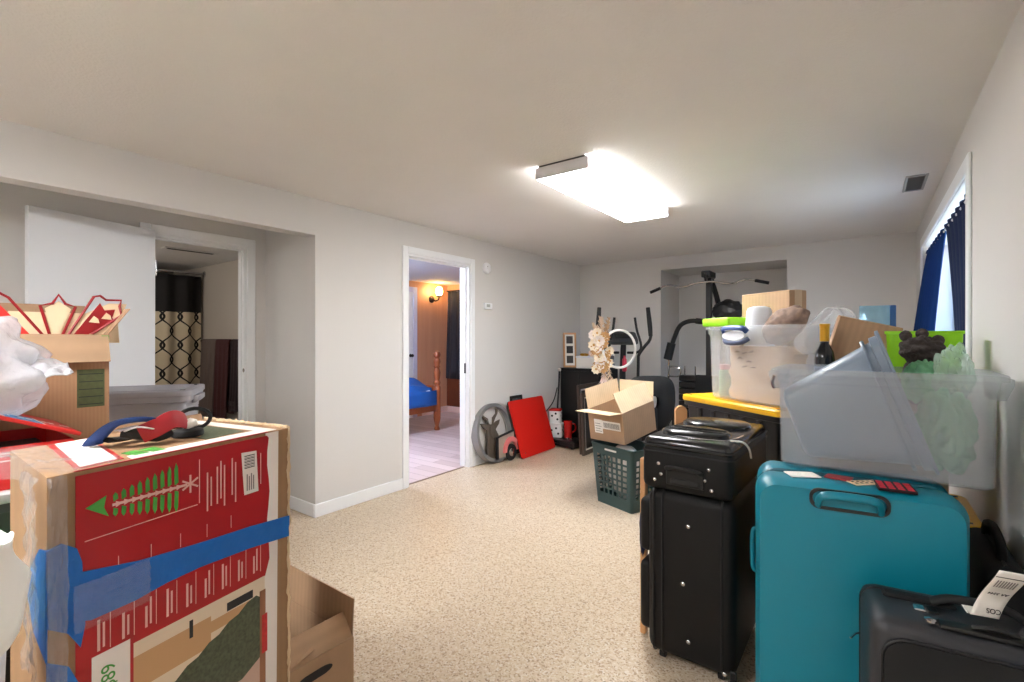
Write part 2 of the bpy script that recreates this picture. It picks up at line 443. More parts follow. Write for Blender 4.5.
# window in the right wall
def window():
    wn = thing('window_1', '', '', (XR, 0, 0)); del wn['label']; del wn['category']; wn['kind'] = 'structure'
    w = .07; b = MB()
    b.box((-.014, WY0-w, WZ0-w), (0, WY0, WZ1+w), .004, 1); b.box((-.014, WY1, WZ0-w), (0, WY1+w, WZ1+w), .004, 1)
    b.box((-.014, WY0, WZ1), (0, WY1, WZ1+w), .004, 1); b.box((-.014, WY0, WZ0-w), (0, WY1, WZ0-.02), .004, 1)
    b.build('window_casing', white_trim, wn, 30)
    b = MB(); b.box((-.035, WY0-.02, WZ0-.02), (.2, WY1+.02, WZ0+.003), .004, 1); b.build('window_sill', white_trim, wn, 30)
    b = MB(); x = .2
    for lo, hi in (((x, WY0, WZ0), (x+.06, WY0+.05, WZ1)), ((x, WY1-.05, WZ0), (x+.06, WY1, WZ1)), ((x, WY0, WZ0), (x+.06, WY1, WZ0+.05)), ((x, WY0, WZ1-.05), (x+.06, WY1, WZ1)), ((x, (WY0+WY1)/2-.03, WZ0), (x+.06, (WY0+WY1)/2+.03, WZ1))): b.box(lo, hi)
    b.build('window_frame', white_trim, wn, 30)
    ym = (WY0+WY1)/2
    for a, c in ((WY0+.05, ym-.03), (ym+.03, WY1-.05)):
        b = MB(); b.box((x+.027, a, WZ0+.05), (x+.033, c, WZ1-.05)); b.build('window_pane', glass_m, wn)
window()
# bathroom beyond the alcove
bath_w = mat('bath_paint', (192, 184, 174), .8, bump=.08, bscale=140)
swall('wall_bath', [((-6.4, 2.1, 0), (-3.98, 2.2, 2.2)), ((-6.5, .3, 0), (-6.4, 2.2, 2.2)), ((-6.5, .2, 0), (-3.98, .3, 2.2))], bath_w)
swall('ceiling_bath', [((-6.4, .3, 2.01), (-3.98, 2.1, 2.07))], ceil_m)
swall('floor_bath', [((-6.4, .3, -.06), (-3.98, 2.1, -.002))], mat('bath_floor', (170, 160, 150), .4))
# bedroom beyond the doorway
pm = panel_mat(); BX, BYF, BZC = -5.9, 6.1, 2.2
swall('wall_bedroom_left', [((BX-.1, 2.3, 0), (BX, BYF+.1, BZC+.1))], pm)
swall('wall_bedroom_back', [((BX, BYF, 0), (XL-.12, BYF+.1, BZC+.1))], pm)
swall('wall_bedroom_front', [((BX, 2.2, 0), (XL-.12, 2.3, BZC+.1))], wall_m)
swall('ceiling_bedroom', [((BX, 2.3, BZC), (XL-.12, BYF, BZC+.06))], mat('bedroom_ceiling', (206, 214, 224), .8))
swall('floor_bedroom', [((BX, 2.3, -.06), (-3.225, BYF, 0))], laminate_mat())
pink_trim = mat('bedroom_trim', (226, 196, 184), .45)
q = MB(); q.box((BX, 5.5, 0), (BX+.015, BYF, .1), .004, 1); q.box((BX+.015, BYF-.015, 0), (XL-.12, BYF, .1), .004, 1); struct(q.build('baseboard_bedroom', pink_trim, None, 30))
D2 = thing('door_2', '', '', (BX, 5.0, 0)); del D2['label']; del D2['category']; D2['kind'] = 'structure'
q = MB(); q.box((0, -.42, 0), (.02, .30, 2.02), .003, 1); q.build('door_slab', door_white, D2, 30)
q = MB(); q.box((0, .30, 0), (.03, .38, 2.1), .003, 1); q.box((0, -.5, 0), (.03, -.42, 2.1), .003, 1); q.box((0, -.42, 2.02), (.03, .30, 2.1), .003, 1); q.build('door_casing', mat('lilac_trim', (206, 204, 222), .45), D2, 30)
for z0, z1 in ((.2, .95), (1.1, 1.85)):
    q = MB(); q.box((.018, -.33, z0), (.026, .2, z1), .004, 1); q.build('door_panel', door_white, D2, 30)
q = MB().t(TR((.02, .24, 1.0), ry=R(90))); q.lathe([(.028, 0), (.012, .008), (.012, .03), (.028, .045), (.02, .062), (.002, .064)], 14); q.build('door_knob', black_plastic, D2)

# ---------------------------------------------------------------- ceiling light, plus added lamps out of view
lamp_glow = mat('light_diffuser', (250, 250, 250), .4, emit=(252, 252, 252), estr=FIX)
lamp_side = mat('light_side', (250, 250, 250), .4, emit=(252, 252, 252), estr=FIX*.22)
def fixture(name, label, loc, group, glow=None):
    T = thing(name, label, 'ceiling light', loc, 0, group)
    w, l, h = .34, 1.31, .075
    b = MB(); b.box((-w/2+.02, -l/2+.005, -.012), (w/2-.02, l/2-.005, 0)); b.build('ceiling_plate', mat('plate_grey', (90, 90, 90), .5), T)
    for ya in (-l/2, l/2-.012):
        b = MB(); b.box((-w/2, ya, -h), (w/2, ya+.012, -.010), .002, 1); b.build('end_cap', mat('fixture_white', (240, 240, 242), .5), T, 30)
    b = MB(); b.box((-w/2+.002, -l/2+.012, -h+.001), (w/2-.002, l/2-.012, -h+.012), .004, 2); b.build('diffuser', glow or lamp_glow, T, 30)
    for sx in (-1, 1):
        b = MB(); b.box((sx*(w/2-.004)-.002, -l/2+.012, -h+.012), (sx*(w/2-.004)+.002, l/2-.012, -.013)); b.build('side_lens', lamp_side, T, 30)
    return T
fixture('ceiling_light', 'white rectangular wraparound light glowing on the ceiling', (-1.385, 2.99, ZC), None)
fixture('ceiling_light', 'added unseen ceiling light behind the camera, filling the near room', (-1.6, -.75, ZC), None, mat('added_rear_glow', (250, 250, 250), .4, emit=(252, 252, 252), estr=FIX*1.55))  # added fixture, never in view; brightens the near half of the room
def globe(name, label, loc, rgb, e, r=.1):
    T = thing(name, label, 'ceiling light', loc)
    b = MB(); b.lathe([(.09, 0), (.09, -.02), (.06, -.03)], 20); b.build('lamp_base', chrome, T)
    b = MB(); b.lathe([(.055, -.028), (r*.9, -.06), (r, -.10), (r*.85, -.15), (r*.4, -.185), (.004, -.19)], 20); b.build('globe', mat('globe_'+name, rgb, .4, emit=rgb, estr=e), T)
globe('added_bath_lamp', 'added unseen globe lamp that lights the bathroom', (-4.9, .9, 2.01), (255, 246, 236), 15)  # added out of view to light the bathroom
globe('added_bedroom_lamp', 'added unseen globe lamp standing in for bedroom daylight', (-4.3, 3.0, BZC), (226, 234, 255), 150, .13)  # added cool lamp in place of daylight in the bedroom

# ================================================================ FIXED SMALL THINGS
q = MB().t(TR((XL, 3.85, 2.0), ry=R(90))); T = thing('smoke_detector', 'round white smoke detector high on the wall right of the bedroom door', 'smoke detector', (XL, 3.85, 2.0))
q = MB().t(TR((0, 0, 0), ry=R(90))); q.lathe([(.058, 0), (.058, .012), (.05, .026), (.036, .034), (.034, .03), (.024, .03), (.022, .037), (.002, .038)], 24); q.build('detector_body', white_trim, T)
q = MB().t(TR((.0352, -.018, .014), ry=R(90))); q.lathe([(.004, 0), (.004, .002)], 8); q.build('indicator', ink, T)
T = thing('thermostat', 'small white thermostat box below the smoke detector', 'thermostat', (XL, 3.865, 1.61))
q = MB(); q.box((0, -.06, -.032), (.024, .06, .032), .005, 2); q.build('thermostat_body', white_trim, T, 30)
q = MB(); q.box((.023, -.035, -.012), (.0255, .02, .018)); q.build('display', mat('lcd', (170, 176, 170), .3), T)
T = thing('ceiling_vent', 'small dark grey register vent in the ceiling by the window', 'vent', (.245, 4.02, ZC), 0)
vm = mat('vent_grey', (160, 160, 160), .5)
for lo, hi in (((-.055, -.19, -.008), (-.04, .19, 0)), ((.04, -.19, -.008), (.055, .19, 0)), ((-.04, -.19, -.008), (.04, -.17, 0)), ((-.04, .17, -.008), (.04, .19, 0))):
    q = MB(); q.box(lo, hi, .002, 1); q.build('vent_frame', vm, T, 30)
q = MB(); q.box((-.041, -.171, -.002), (.041, .171, -.0005)); q.build('vent_backing', ink, T)
for k in range(14):
    q = MB().t(TR((0, -.157+k*.0242, -.005), rx=R(35))); q.box((-.04, -.008, -.0008), (.04, .008, .0008)); q.build('vent_slat', vm, T)

# curtains in the right window
def curtain(name, label, y0t, y1t, y0b, y1b, zt, zb, x, xb0, xb1, folds, m, amp=.018):
    T = thing(name, label, 'curtain', (x, (y0t+y1t)/2, zb), 0)
    c = T.location
    def fn(u, v):
        g = v**.85
        y = (y0t+(y1t-y0t)*u)*(1-g)+(y0b+(y1b-y0b)*u)*g
        xx = x*(1-g)+(xb0+(xb1-xb0)*u)*g+amp*(.5+.5*v)*math.sin(u*2*PI*folds+1.2*v)
        return (xx-c.x, y-c.y, zt+(zb-zt)*v-zb)
    b = MB(); b.grid(fn, folds*10, 22); b.build('curtain_panel', m, T, 80, solid=.003)
    b = MB(); b.grid(lambda u, v: (Vector(fn(u, v*.03))+Vector((-.005, 0, .003))), folds*10, 2); b.build('rod_pocket', m, T, 80, solid=.006)
    return T
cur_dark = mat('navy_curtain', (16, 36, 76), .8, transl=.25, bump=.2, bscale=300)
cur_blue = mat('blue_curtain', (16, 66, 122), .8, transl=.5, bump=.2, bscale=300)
T = thing('curtain_rod', 'thin white curtain rod across the right window', 'curtain rod', (.405, 4.1, 1.975))
q = MB(); q.tube([(0, -1.128, 0), (0, 1.118, 0)], .007, 10); q.build('rod', white_trim, T)
for y in (-1.122, 1.112):
    q = MB(); q.box((-.016, y-.006, -.016), (.016, y+.006, .016), .002, 1); q.build('bracket', white_trim, T)
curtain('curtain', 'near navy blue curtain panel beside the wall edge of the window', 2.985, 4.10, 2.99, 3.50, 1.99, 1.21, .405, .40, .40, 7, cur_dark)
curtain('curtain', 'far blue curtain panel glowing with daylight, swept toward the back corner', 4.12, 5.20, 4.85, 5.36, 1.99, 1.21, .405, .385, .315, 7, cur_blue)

# ================================================================ BATHROOM THINGS
T = thing('curtain_rod', 'chrome shower rod above the patterned bathroom curtain', 'shower rod', (-5.45, 1.2, 1.93))
q = MB(); q.tube([(0, -.9, 0), (0, .9, 0)], .012, 12); q.build('rod', chrome, T)
for y in (-.895, .895):
    q = MB().t(TR((0, y, 0), rx=R(90))); q.lathe([(.03, -.005), (.03, .005), (.016, .008)], 14); q.build('flange', chrome, T)
T = thing('shower_curtain', 'cream shower curtain with black trellis print and black top band', 'shower curtain', (-5.45, 1.4, .1))
tm = trellis_mat()
def scf(u, v): return (.025*math.sin(u*2*PI*9)+.01*math.sin(u*23), -.9+1.57*u, 1.80*(1-v)-.0)
q = MB(); q.grid(scf, 120, 24, uvfn=lambda u, v: (u*2.1, 1.88*(1-v))); q.build('curtain_panel', tm, T, 80, solid=.002)
for k in range(9):
    q = MB(); q.tube([(.02*math.cos(a*PI/6), -.82+k*.178, 1.812+.028*math.sin(a*PI/6)) for a in range(12)], .0025, 6, closed=True); q.build('curtain_ring', chrome, T)
T = thing('towel_bar', 'chrome towel bar on the bathroom wall', 'towel bar', (-4.66, 2.1, 1.25))
q = MB(); q.tube([(-.72, -.06, 0), (.33, -.06, 0)], .008, 10); q.build('bar', chrome, T)
for x in (-.7, .31):
    q = MB(); q.tube([(x, 0, 0), (x, -.066, 0)], .014, 12); q.build('bar_post', chrome, T)
def towel(label, xc, w, zb, m, off):
    T = thing('towel', label, 'towel', (xc, 2.04, zb), 0, 'towels on the bathroom bar'); h = 1.25-zb
    def fn(u, v):
        a = v*2-1; xx = (u-.5)*w*(1-.12*abs(a))
        ripple = .03*math.sin(u*19+off)
        if abs(a) < .06: return (xx, (-.0165)*math.sin(a/.06*PI/2), h+.0165*math.cos(a/.06*PI/2))
        k = (abs(a)-.06)/.94
        return (xx+.01*k*math.sin(off), (-.0165-max(0, ripple)*k)*(1 if a > 0 else -.6)+(-.012*k if a > 0 else 0), h-(h-.0)*k*(1 if a > 0 else .85))
    q = MB(); q.grid(fn, 18, 60); q.build('towel_cloth', m, T, 80, solid=.006)
    q = MB(); q.box((-w*.45, -.052, .05), (w*.45, -.048, .09)); q.build('woven_band', m, T)
towel('grey brown towel at the shower end of the towel bar', -5.16, .32, .52, mat('taupe_towel', (112, 98, 92), .95, bump=.5, bscale=300), 1)
towel('maroon towel in the middle of the towel bar', -4.86, .28, .46, mat('maroon_towel', (74, 38, 40), .95, bump=.5, bscale=300), 2)
towel('dark plum towel at the door end of the towel bar', -4.60, .18, .62, mat('plum_towel', (48, 30, 34), .95, bump=.5, bscale=300), 3)
T = thing('ceiling_vent', 'long dark slot vent in the bathroom ceiling', 'vent', (-4.55, 1.65, 2.01))
q = MB(); q.box((-.05, -.2, -.006), (.05, .2, 0), .002, 1); q.build('vent_plate', ceil_m, T, 30)
q = MB(); q.box((-.022, -.17, -.0075), (.022, .17, -.005)); q.build('vent_slot', ink, T)

# ================================================================ BEDROOM THINGS
T = thing('bed', 'wooden bed with turned posts seen through the bedroom door', 'bed', (-5.33, 3.8, 0))
post = [(.035, 0), (.04, .02), (.026, .06), (.03, .075), (.045, .14), (.05, .17), (.05, .60), (.036, .62), (.05, .65), (.05, .67), (.034, .69), (.046, .75), (.05, .80), (.034, .86), (.048, .88), (.034, .90), (.05, .95), (.042, .985), (.03, 1.0), (.05, 1.03), (.052, 1.055), (.04, 1.085), (.003, 1.095)]
for x in (-.5, .51):
    for y in (-.95, .98):
        q = MB().t(TR((x, y, 0))); q.lathe(post, 20); q.build('post', wood, T, 40)
for x in (-.5, .51):
    q = MB(); q.box((x-.018, -.92, .27), (x+.018, .94, .46), .006, 1); q.build('side_rail', wood, T, 30)
for y, z in ((-.95, .9), (.98, .62)):
    q = MB(); q.box((-.46, y-.018, .3), (.47, y+.018, z), .006, 1); q.build('end_board', wood, T, 30)
q = MB(); q.box((-.47, -.92, .34), (.48, .92, .58), .05, 3); q.build('mattress', paper, T, 40)
def bl(u, v):
    x = -.52+1.10*u; z = .60+.06*math.sin(u*9)*math.sin(v*5)+.02*math.sin(v*17)
    if u > .9: k = (u-.9)/.1; x = .55+.02*math.sin(v*16); z = .60-.24*k
    if u < .06: z -= .1
    y = -.9+1.83*v
    return (x, y, z+(.06 if .3 < u < .9 else .03*0))
T2 = thing('blanket', 'rumpled royal blue blanket draped over the bed', 'blanket', (-5.33, 3.8, 0))
q = MB(); q.grid(bl, 50, 60); q.build('blanket_cloth', blue_fab, T2, 80, solid=.02)
T = thing('wall_sconce', 'lit wall sconce with a bronze arm on the bedroom panelling', 'wall lamp', (BX, 5.72, 1.93))
bronze = mat('bronze', (52, 40, 34), .35, .7)
q = MB().t(TR((0, 0, 0), ry=R(90))); q.lathe([(.06, 0), (.06, .012), (.03, .03), (.02, .035)], 18); q.build('back_plate', bronze, T)
q = MB(); q.tube([(.03, 0, 0), (.09, 0, -.03), (.14, .02, -.01), (.15, .03, .03)], .012, 8, sub=4); q.build('arm', bronze, T)
q = MB().t(TR((.15, .03, .03))); q.lathe([(.03, 0), (.045, .015), (.03, .03)], 16); q.build('cup', bronze, T)
q = MB().t(TR((.15, .03, .055))); q.lathe([(.03, 0), (.055, .04), (.06, .08), (.045, .13), (.02, .15), (.003, .152)], 18); q.build('lamp_shade', mat('sconce_glow', (255, 226, 170), .4, emit=(255, 206, 130), estr=26), T)
T = thing('curtain', 'black curtain hanging on the panelled bedroom wall', 'curtain', (-5.36, BYF-.05, .58))
def bc(u, v): return ((u-.5)*(.95+.1*v)+.0, .02*math.sin(u*2*PI*6)*(1-.0*v), 1.5*(1-v))
q = MB(); q.grid(bc, 60, 12); q.build('curtain_panel', mat('black_curtain', (34, 36, 46), .8, bump=.2, bscale=200), T, 80, solid=.003)
T = thing('curtain_rod', 'dark rod holding the black bedroom curtain', 'curtain rod', (-5.24, BYF-.05, 2.09))
q = MB(); q.tube([(-.62, 0, 0), (.62, 0, 0)], .01, 10); q.build('rod', bronze, T)
for x in (-.6, .6):
    q = MB(); q.box((x-.008, 0, -.012), (x+.008, .05, .012)); q.build('bracket', bronze, T)
q = MB(); q.box((BX, BYF-.012, .1), (XL-.12, BYF, .62)); struct(q.build('trim_wainscot', mat('wainscot', (104, 50, 28), .4, var=.2, vscale=12), None))

# ================================================================ LEFT FOREGROUND
# tree carton standing on end; local x runs along its red face, y into the box
TB = thing('tree_carton', 'tall worn cardboard carton printed red with a Christmas tree, bound with blue tape', 'box', (-1.18, .2, 0), math.atan2(.976, -.219))
foot = [(0, 0), (.52, 0), (.52, .35), (.077, .342)]
q = MB(); q.prism(foot, 0, 1.03, 'xy'); q.build('carton_body', card_d, TB, 30)
def decal(pts, m, name, y=-.0012, parent=TB):
    b = MB(); b.prism(pts, y, .0005, 'xz'); return b.build(name, m, parent, 0)
def dtop(pts, m, name, z=.0012):
    b = MB(); b.prism(pts, 1.0295, 1.03+z, 'xy'); return b.build(name, m, TB, 0)
def rect(a, b_, c, d): return [(a, b_), (c, b_), (c, d), (a, d)]
edge = [(.456+.004*math.sin(k*1.3), .66+k*.0355) for k in range(11)]
decal([(.041, .648), (.44, .648)]+[(.447, .655)]+edge[1:]+[(.452, 1.022), (.041, 1.022)], print_red, 'red_panel')
decal([(.446+.006*math.sin(k*.9), .1+k*.0928) for k in range(11)]+[(.488, 1.028), (.480, .1)], print_white, 'white_margin', -.0009)
decal(rect(.041, .40, .066, .655), print_red, 'red_border')
# lower photograph print
photo_wall = mat('print_wall', (214, 196, 172), .45); photo_wood = mat('print_wood', (190, 148, 104), .45)
photo_fir = mat('print_fir', (84, 90, 68), .6, var=.85, vscale=130); photo_floor = mat('print_floor', (190, 160, 146), .5)
photo_pot = mat('print_basket', (150, 100, 70), .5, var=.5, vscale=30, stretch=(2, 2, .3)); photo_rug = mat('print_berries', (196, 40, 40), .5, var=.6, vscale=90)
decal(rect(.066, .30, .445, .655), photo_wall, 'photo_print', -.0013)
decal(rect(.136, .555, .30, .625), photo_wood, 'photo_print', -.0016); decal(rect(.30, .585, .42, .612), photo_wood, 'photo_print', -.0016)
decal([(.066, .33), (.445, .33), (.445, .455), (.30, .45), (.18, .43), (.066, .40)], photo_floor, 'photo_print', -.0017)
fir = [(.12, .47)]+[(.12+.30*k/12, .47+.145*(k/12)**.9+.006*(k % 2)) for k in range(1, 13)]+[(.438, .60), (.442, .52), (.43, .45), (.38, .425), (.30, .43), (.22, .445)]
decal(fir, photo_fir, 'fir_print', -.002)
decal(rect(.43, .32, .447, .62), photo_pot, 'photo_print', -.0022); decal(rect(.436, .455, .452, .555), photo_rug, 'berry_print', -.0026)
decal(rect(.34, .615, .41, .635), ink, 'photo_print', -.002); decal(rect(.25, .60, .258, .64), ink, 'photo_print', -.002)
decal(rect(.066, .46, .132, .668), print_white, 'price_panel', -.002)
decal(rect(.131, .46, .137, .668), print_red, 'red_border', -.0022)
text_part('$89', .034, print_green, TB, TR((.094, -.0024, .615), rz=0) @ Matrix.Rotation(R(90), 4, 'X') @ Matrix.Rotation(R(90), 4, 'Z'), 'price_lettering')
decal(rect(.072, .545, .126, .5465), ink, 'rule_line', -.0024)
# tree diagram lying on its side
decal([(.056, .957), (.09, .972), (.086, .95), (.094, .93)], print_green, 'tree_tip', -.002)
decal(rect(.10, .9475, .245, .9525), text_pale, 'tree_trunk', -.0022)
for k in range(9):
    x = .106+k*.0145; h = .014+.0038*k
    for s in (1, -1):
        decal([(x-.004, .95+s*.006), (x+.004, .95+s*.01), (x+.003, .95+s*(.008+h*.8)), (x-.001, .95+s*(.01+h)), (x-.005, .95+s*(.008+h*.7))], print_green, 'tree_branch', -.002)
    decal([(x, .944), (x+.012, .95), (x, .956)], text_pale, 'trunk_mark', -.0024)
for a in (0, 60, 120):
    q = MB().t(TR((.252, 0, .95), ry=R(a))); q.box((-.002, -.0022, -.02), (.002, 0, .02)); q.build('stand_mark', text_pale, TB)
decal(rect(.272, .90, .2735, 1.0), text_pale, 'dimension_line', -.002)
decal([(.055, .894), (.268, .897), (.268, .8985), (.055, .8955)], text_pale, 'dimension_line', -.002)
for k, (x, n, z1) in enumerate(((.290, 2, .965), (.314, 3, .985), (.352, 2, .985))):
    for j in range(n):
        decal(rect(x+j*.009, .875+.01*((j*7+k) % 3), x+j*.009+.003, z1-.012*((j+k) % 2)), text_pale, 'print_line', -.002)
for k in range(9):
    x = .075+k*.042
    for j in range(2): decal(rect(x+j*.009, .675+.004*j, x+j*.009+.0045-.001*j, .735-.008*((k+j) % 3)), text_pale, 'print_line', -.002)
    decal(rect(x+.021, .672, x+.0222, .745), text_pale, 'print_line', -.0018)
for k in range(5): decal(rect(.11+k*.06, .815, .1112+k*.06, .845), text_pale, 'print_line', -.0018)
decal([(.378, .992), (.42, .989), (.426, .884), (.386, .884)], print_white, 'barcode_label', -.0022)
for k in range(9): decal(rect(.386, .95+k*.0038, .415, .952+k*.0038-.0008*(k % 2)), ink, 'barcode_bar', -.0026)
for k in range(4): decal(rect(.392+.006*k, .893, .395+.006*k, .935-.006*(k % 2)), mat('grey_ink', (130, 126, 124), .6), 'label_line', -.0026)
decal(rect(.432, .90, .434, .98), text_pale, 'print_line', -.002)
# blue tape: long strip wrapped round, torn patch at the near corner
q = MB()
up = [(.0, .845), (.05, .84), (.15, .82), (.275, .808), (.40, .80), (.522, .787)]; dn = [(.0, .77), (.064, .742), (.141, .742), (.20, .75), (.275, .752), (.40, .745), (.522, .731)]
decal(up+list(reversed(dn)), tape_blue, 'blue_tape', -.0034)
decal([(-.001, .90), (.02, .905), (.042, .888), (.05, .86), (.055, .74), (.048, .70), (.03, .735), (-.001, .76)], tape_blue, 'blue_tape', -.004)
decal([(-.001, .70), (.03, .675), (.047, .63), (.045, .55), (-.001, .55)], tape_blue, 'blue_tape', -.004)

q = MB(); q.prism([(0, .725), (.34, .735), (.34, .79), (0, .787)], .5195, .5215, 'yz'); q.build('blue_tape', tape_blue, TB)
M_end = TR((0, 0, 0), rz=math.atan2(.342, .077))
q = MB().t(M_end); q.prism([(-.002, .70), (.10, .72), (.16, .78), (.12, .84), (.05, .89), (-.002, .90)], -.0005, .0022, 'xz'); q.build('blue_tape', tape_blue, TB)
q = MB()
# crinkled clear tape on the corners
crinkle = mat('crinkled_tape', (228, 224, 220), .15, clear=.78, bump=1.0, bscale=60)
def film_strip(M, w, h, seed, amp, n=14, m_=14, fm_=None):
    b = MB().t(M)
    b.grid(lambda u, v: ((u-.5)*w, -.004-abs(amp*noise.noise(Vector((u*5, v*7, seed)))), v*h), n, m_)
    return b.build('clear_tape', fm_ or film, TB, 60)
film_strip(TR((.012, 0, .62)), .03, .41, 1, .02, 8, 24, crinkle); film_strip(TR((.10, -.003, .73)), .13, .09, 2, .012)
film_strip(M_end @ TR((.05, .006, .66), rz=PI), .1, .37, 3, .024, 12, 24, crinkle)
b = MB(); b.grid(lambda u, v: (.01+.10*v+.04*noise.noise(Vector((u*4, v*4, 5))), -.005+u*.36, 1.034+.012*abs(noise.noise(Vector((u*9, v*6, 8))))-(.03 if v < .08 else 0)+.0*u), 24, 12); b.build('clear_tape', film, TB, 60)
# top prints
dtop([(.05, .022), (.136, .03), (.226, .34), (.138, .335)], print_red, 'red_border'); dtop([(.062, .03), (.128, .038), (.214, .332), (.148, .328)], print_white, 'white_panel', .0018)
dtop([(.14, .006), (.46, .006), (.47, .05), (.15, .046)], print_white, 'white_panel'); dtop(rect(.041, -.001, .456, .006), print_red, 'red_border', .0016)
for x in (.16, .195): dtop(rect(x, .035, x+.028, .085), print_green, 'green_print', .0016)
dtop([(.33, .06), (.44, .07), (.45, .27), (.34, .26)], photo_fir, 'fir_print', .0014)
dtop([(.455, .01), (.49, .01), (.495, .34), (.46, .34)], print_white, 'white_panel', .0014)
dtop([(.30, .22), (.34, .10), (.36, .12), (.33, .26)], mat('print_orange', (196, 110, 70), .5), 'orange_print', .0016)
q = MB().t(TR((.37, .345, 1.029), rx=R(-25))); q.box((-.12, -.002, 0), (.14, .002, .022)); q.build('flap', card, TB)
# torn, frayed cardboard lip at the right corner
b = MB(); b.grid(lambda u, v: (.519+.008*noise.noise(Vector((v*40, u*3, 1)))+.004*u, .002-.006*u, .05+v*.985), 2, 60); b.build('frayed_edge', card_in, TB, 60, solid=.003)
b = MB(); b.grid(lambda u, v: (.519+.006*noise.noise(Vector((v*30, u*3, 4))), .35*v, 1.03+.008*u+.006*noise.noise(Vector((v*26, 2, u)))), 2, 40); b.build('frayed_edge', card_in, TB, 60, solid=.003)

# straps on the tree carton
T = thing('strap_bundle', 'tangle of blue, red and black straps with round buckle on the tree carton', 'straps', (-1.37, .43, 1.033))
ox = Vector((-1.37, .43, 1.033))
def rel(*P): return [Vector(p)-ox for p in P]
bl_s = mat('blue_strap', (38, 70, 134), .7, bump=.3, bscale=400); rd_s = mat('red_strap', (176, 34, 44), .6); gy_s = mat('grey_strap', (214, 206, 206), .6)
q = MB(); q.tube(rel((-1.425, .318, 1.037), (-1.40, .322, 1.056), (-1.362, .34, 1.086), (-1.345, .375, 1.094), (-1.345, .41, 1.088), (-1.36, .432, 1.075)), [.020, .019, .016, .014, .012, .010], 10, flat=(1, .22), sub=5); q.build('blue_strap', bl_s, T, 60)
q = MB(); q.tube(rel((-1.345, .385, 1.058), (-1.335, .415, 1.072), (-1.34, .445, 1.085), (-1.36, .47, 1.08), (-1.39, .49, 1.07)), .022, 10, flat=(.3, 1), sub=5); q.build('red_strap', rd_s, T, 60)
q = MB(); q.tube(rel((-1.37, .355, 1.062), (-1.36, .385, 1.058), (-1.355, .42, 1.05), (-1.36, .45, 1.05)), [.012, .02, .022, .012], 10, flat=(1, .7), sub=5); q.build('black_pad', black_rubber, T, 60)
for k in range(3):
    q = MB(); q.tube(rel((-1.37+.012*k, .345+.006*k, 1.07), (-1.35+.01*k, .375, 1.078), (-1.34+.006*k, .405, 1.07)), .006, 8, flat=(1, .3), sub=4); q.build('white_strap', gy_s, T, 60)
q = MB(); q.tube(rel((-1.40, .34, 1.046), (-1.42, .38, 1.042), (-1.42, .43, 1.05), (-1.40, .48, 1.06)), .016, 8, flat=(1, .4), sub=4); q.build('black_strap', black_fabric, T, 60)
q = MB(); q.tube([Vector((-1.40, .515, 1.072))-ox+Vector((.006*math.cos(a*PI/10), .036*math.cos(a*PI/10), .026*math.sin(a*PI/10))) for a in range(20)], .005, 8, closed=True); q.build('ring', black_plastic, T)
q = MB().t(TR(Vector((-1.385, .495, 1.0335))-ox)); q.lathe([(.034, 0), (.036, .006), (.034, .014), (.026, .018), (.002, .018)], 22); q.build('buckle', black_rubber, T)
q = MB().t(TR(Vector((-1.395, .505, 1.051))-ox, rx=R(20))); q.box((-.018, -.016, 0), (.018, .016, .02), .004, 1); q.build('clip', paper, T)

# open brown carton behind the tree carton
T = carton('open_carton', 'small brown open carton with a hand hole on the floor beside the tree carton', 'box', (-1.61, .875, 0), 0, .42, .24, .27, card, [('+y', 3, .125), ('+x', -38, .085), ('-y', -75, .1)], card)
q = MB(); q.loft([[(.2115, -.02+.04*math.cos(a)*(1 if 1 else 0)+(.02 if math.cos(a) > 0 else -.02), .218+.014*math.sin(a)) for a in [2*PI*k/16 for k in range(16)]], [(.2105, -.02+.04*math.cos(a)+(.02 if math.cos(a) > 0 else -.02), .218+.014*math.sin(a)) for a in [2*PI*k/16 for k in range(16)]]]); q.build('hand_hole', ink, T)
knit = mat('knit_dark', (34, 26, 28), .9, bump=.8, bscale=90)
q = MB(); q.blob((-1.61, .875, .10), (.17, .09, .095), 4, .12, 2.5, 3, flatz=.006); tag(q.build('knitted_item', knit, None, 60), 'dark knitted item with a red pattern inside the small open carton', 'clothing')
kn = bpy.data.objects['knitted_item']
for k in range(3):
    q = MB(); q.tube([(-1.74+.03*i, .875+.02*math.sin(i), .188-.004*abs(i-4)+.004*math.sin(i*2+k)) for i in range(9)], .006, 6, sub=2); q.t(TR()); o = q.build('red_stitch', rd_s if k != 1 else paper, kn, 60); o.location = (0, .022*(k-1), 0)

# pile at the far left
tote('storage_tote', 'black tote with green lid at the bottom of the left pile', 'storage tote', (-2.11, .1, 0), R(90), .78, .82, .56, black_plastic, green_pl)
tote('storage_tote', 'dark grey tote with pale grey lid under the red box', 'storage tote', (-2.30, .16, .56), R(90), .56, .46, .26, dkgrey_tote, mat('pale_grey_plastic', (176, 174, 176), .45), ribs=False)
carton('supporting_carton', 'closed brown carton hidden under the crown box', 'box', (-2.78, .42, 0), R(90), .46, .42, .885, card, closed=True, tape=card_d)
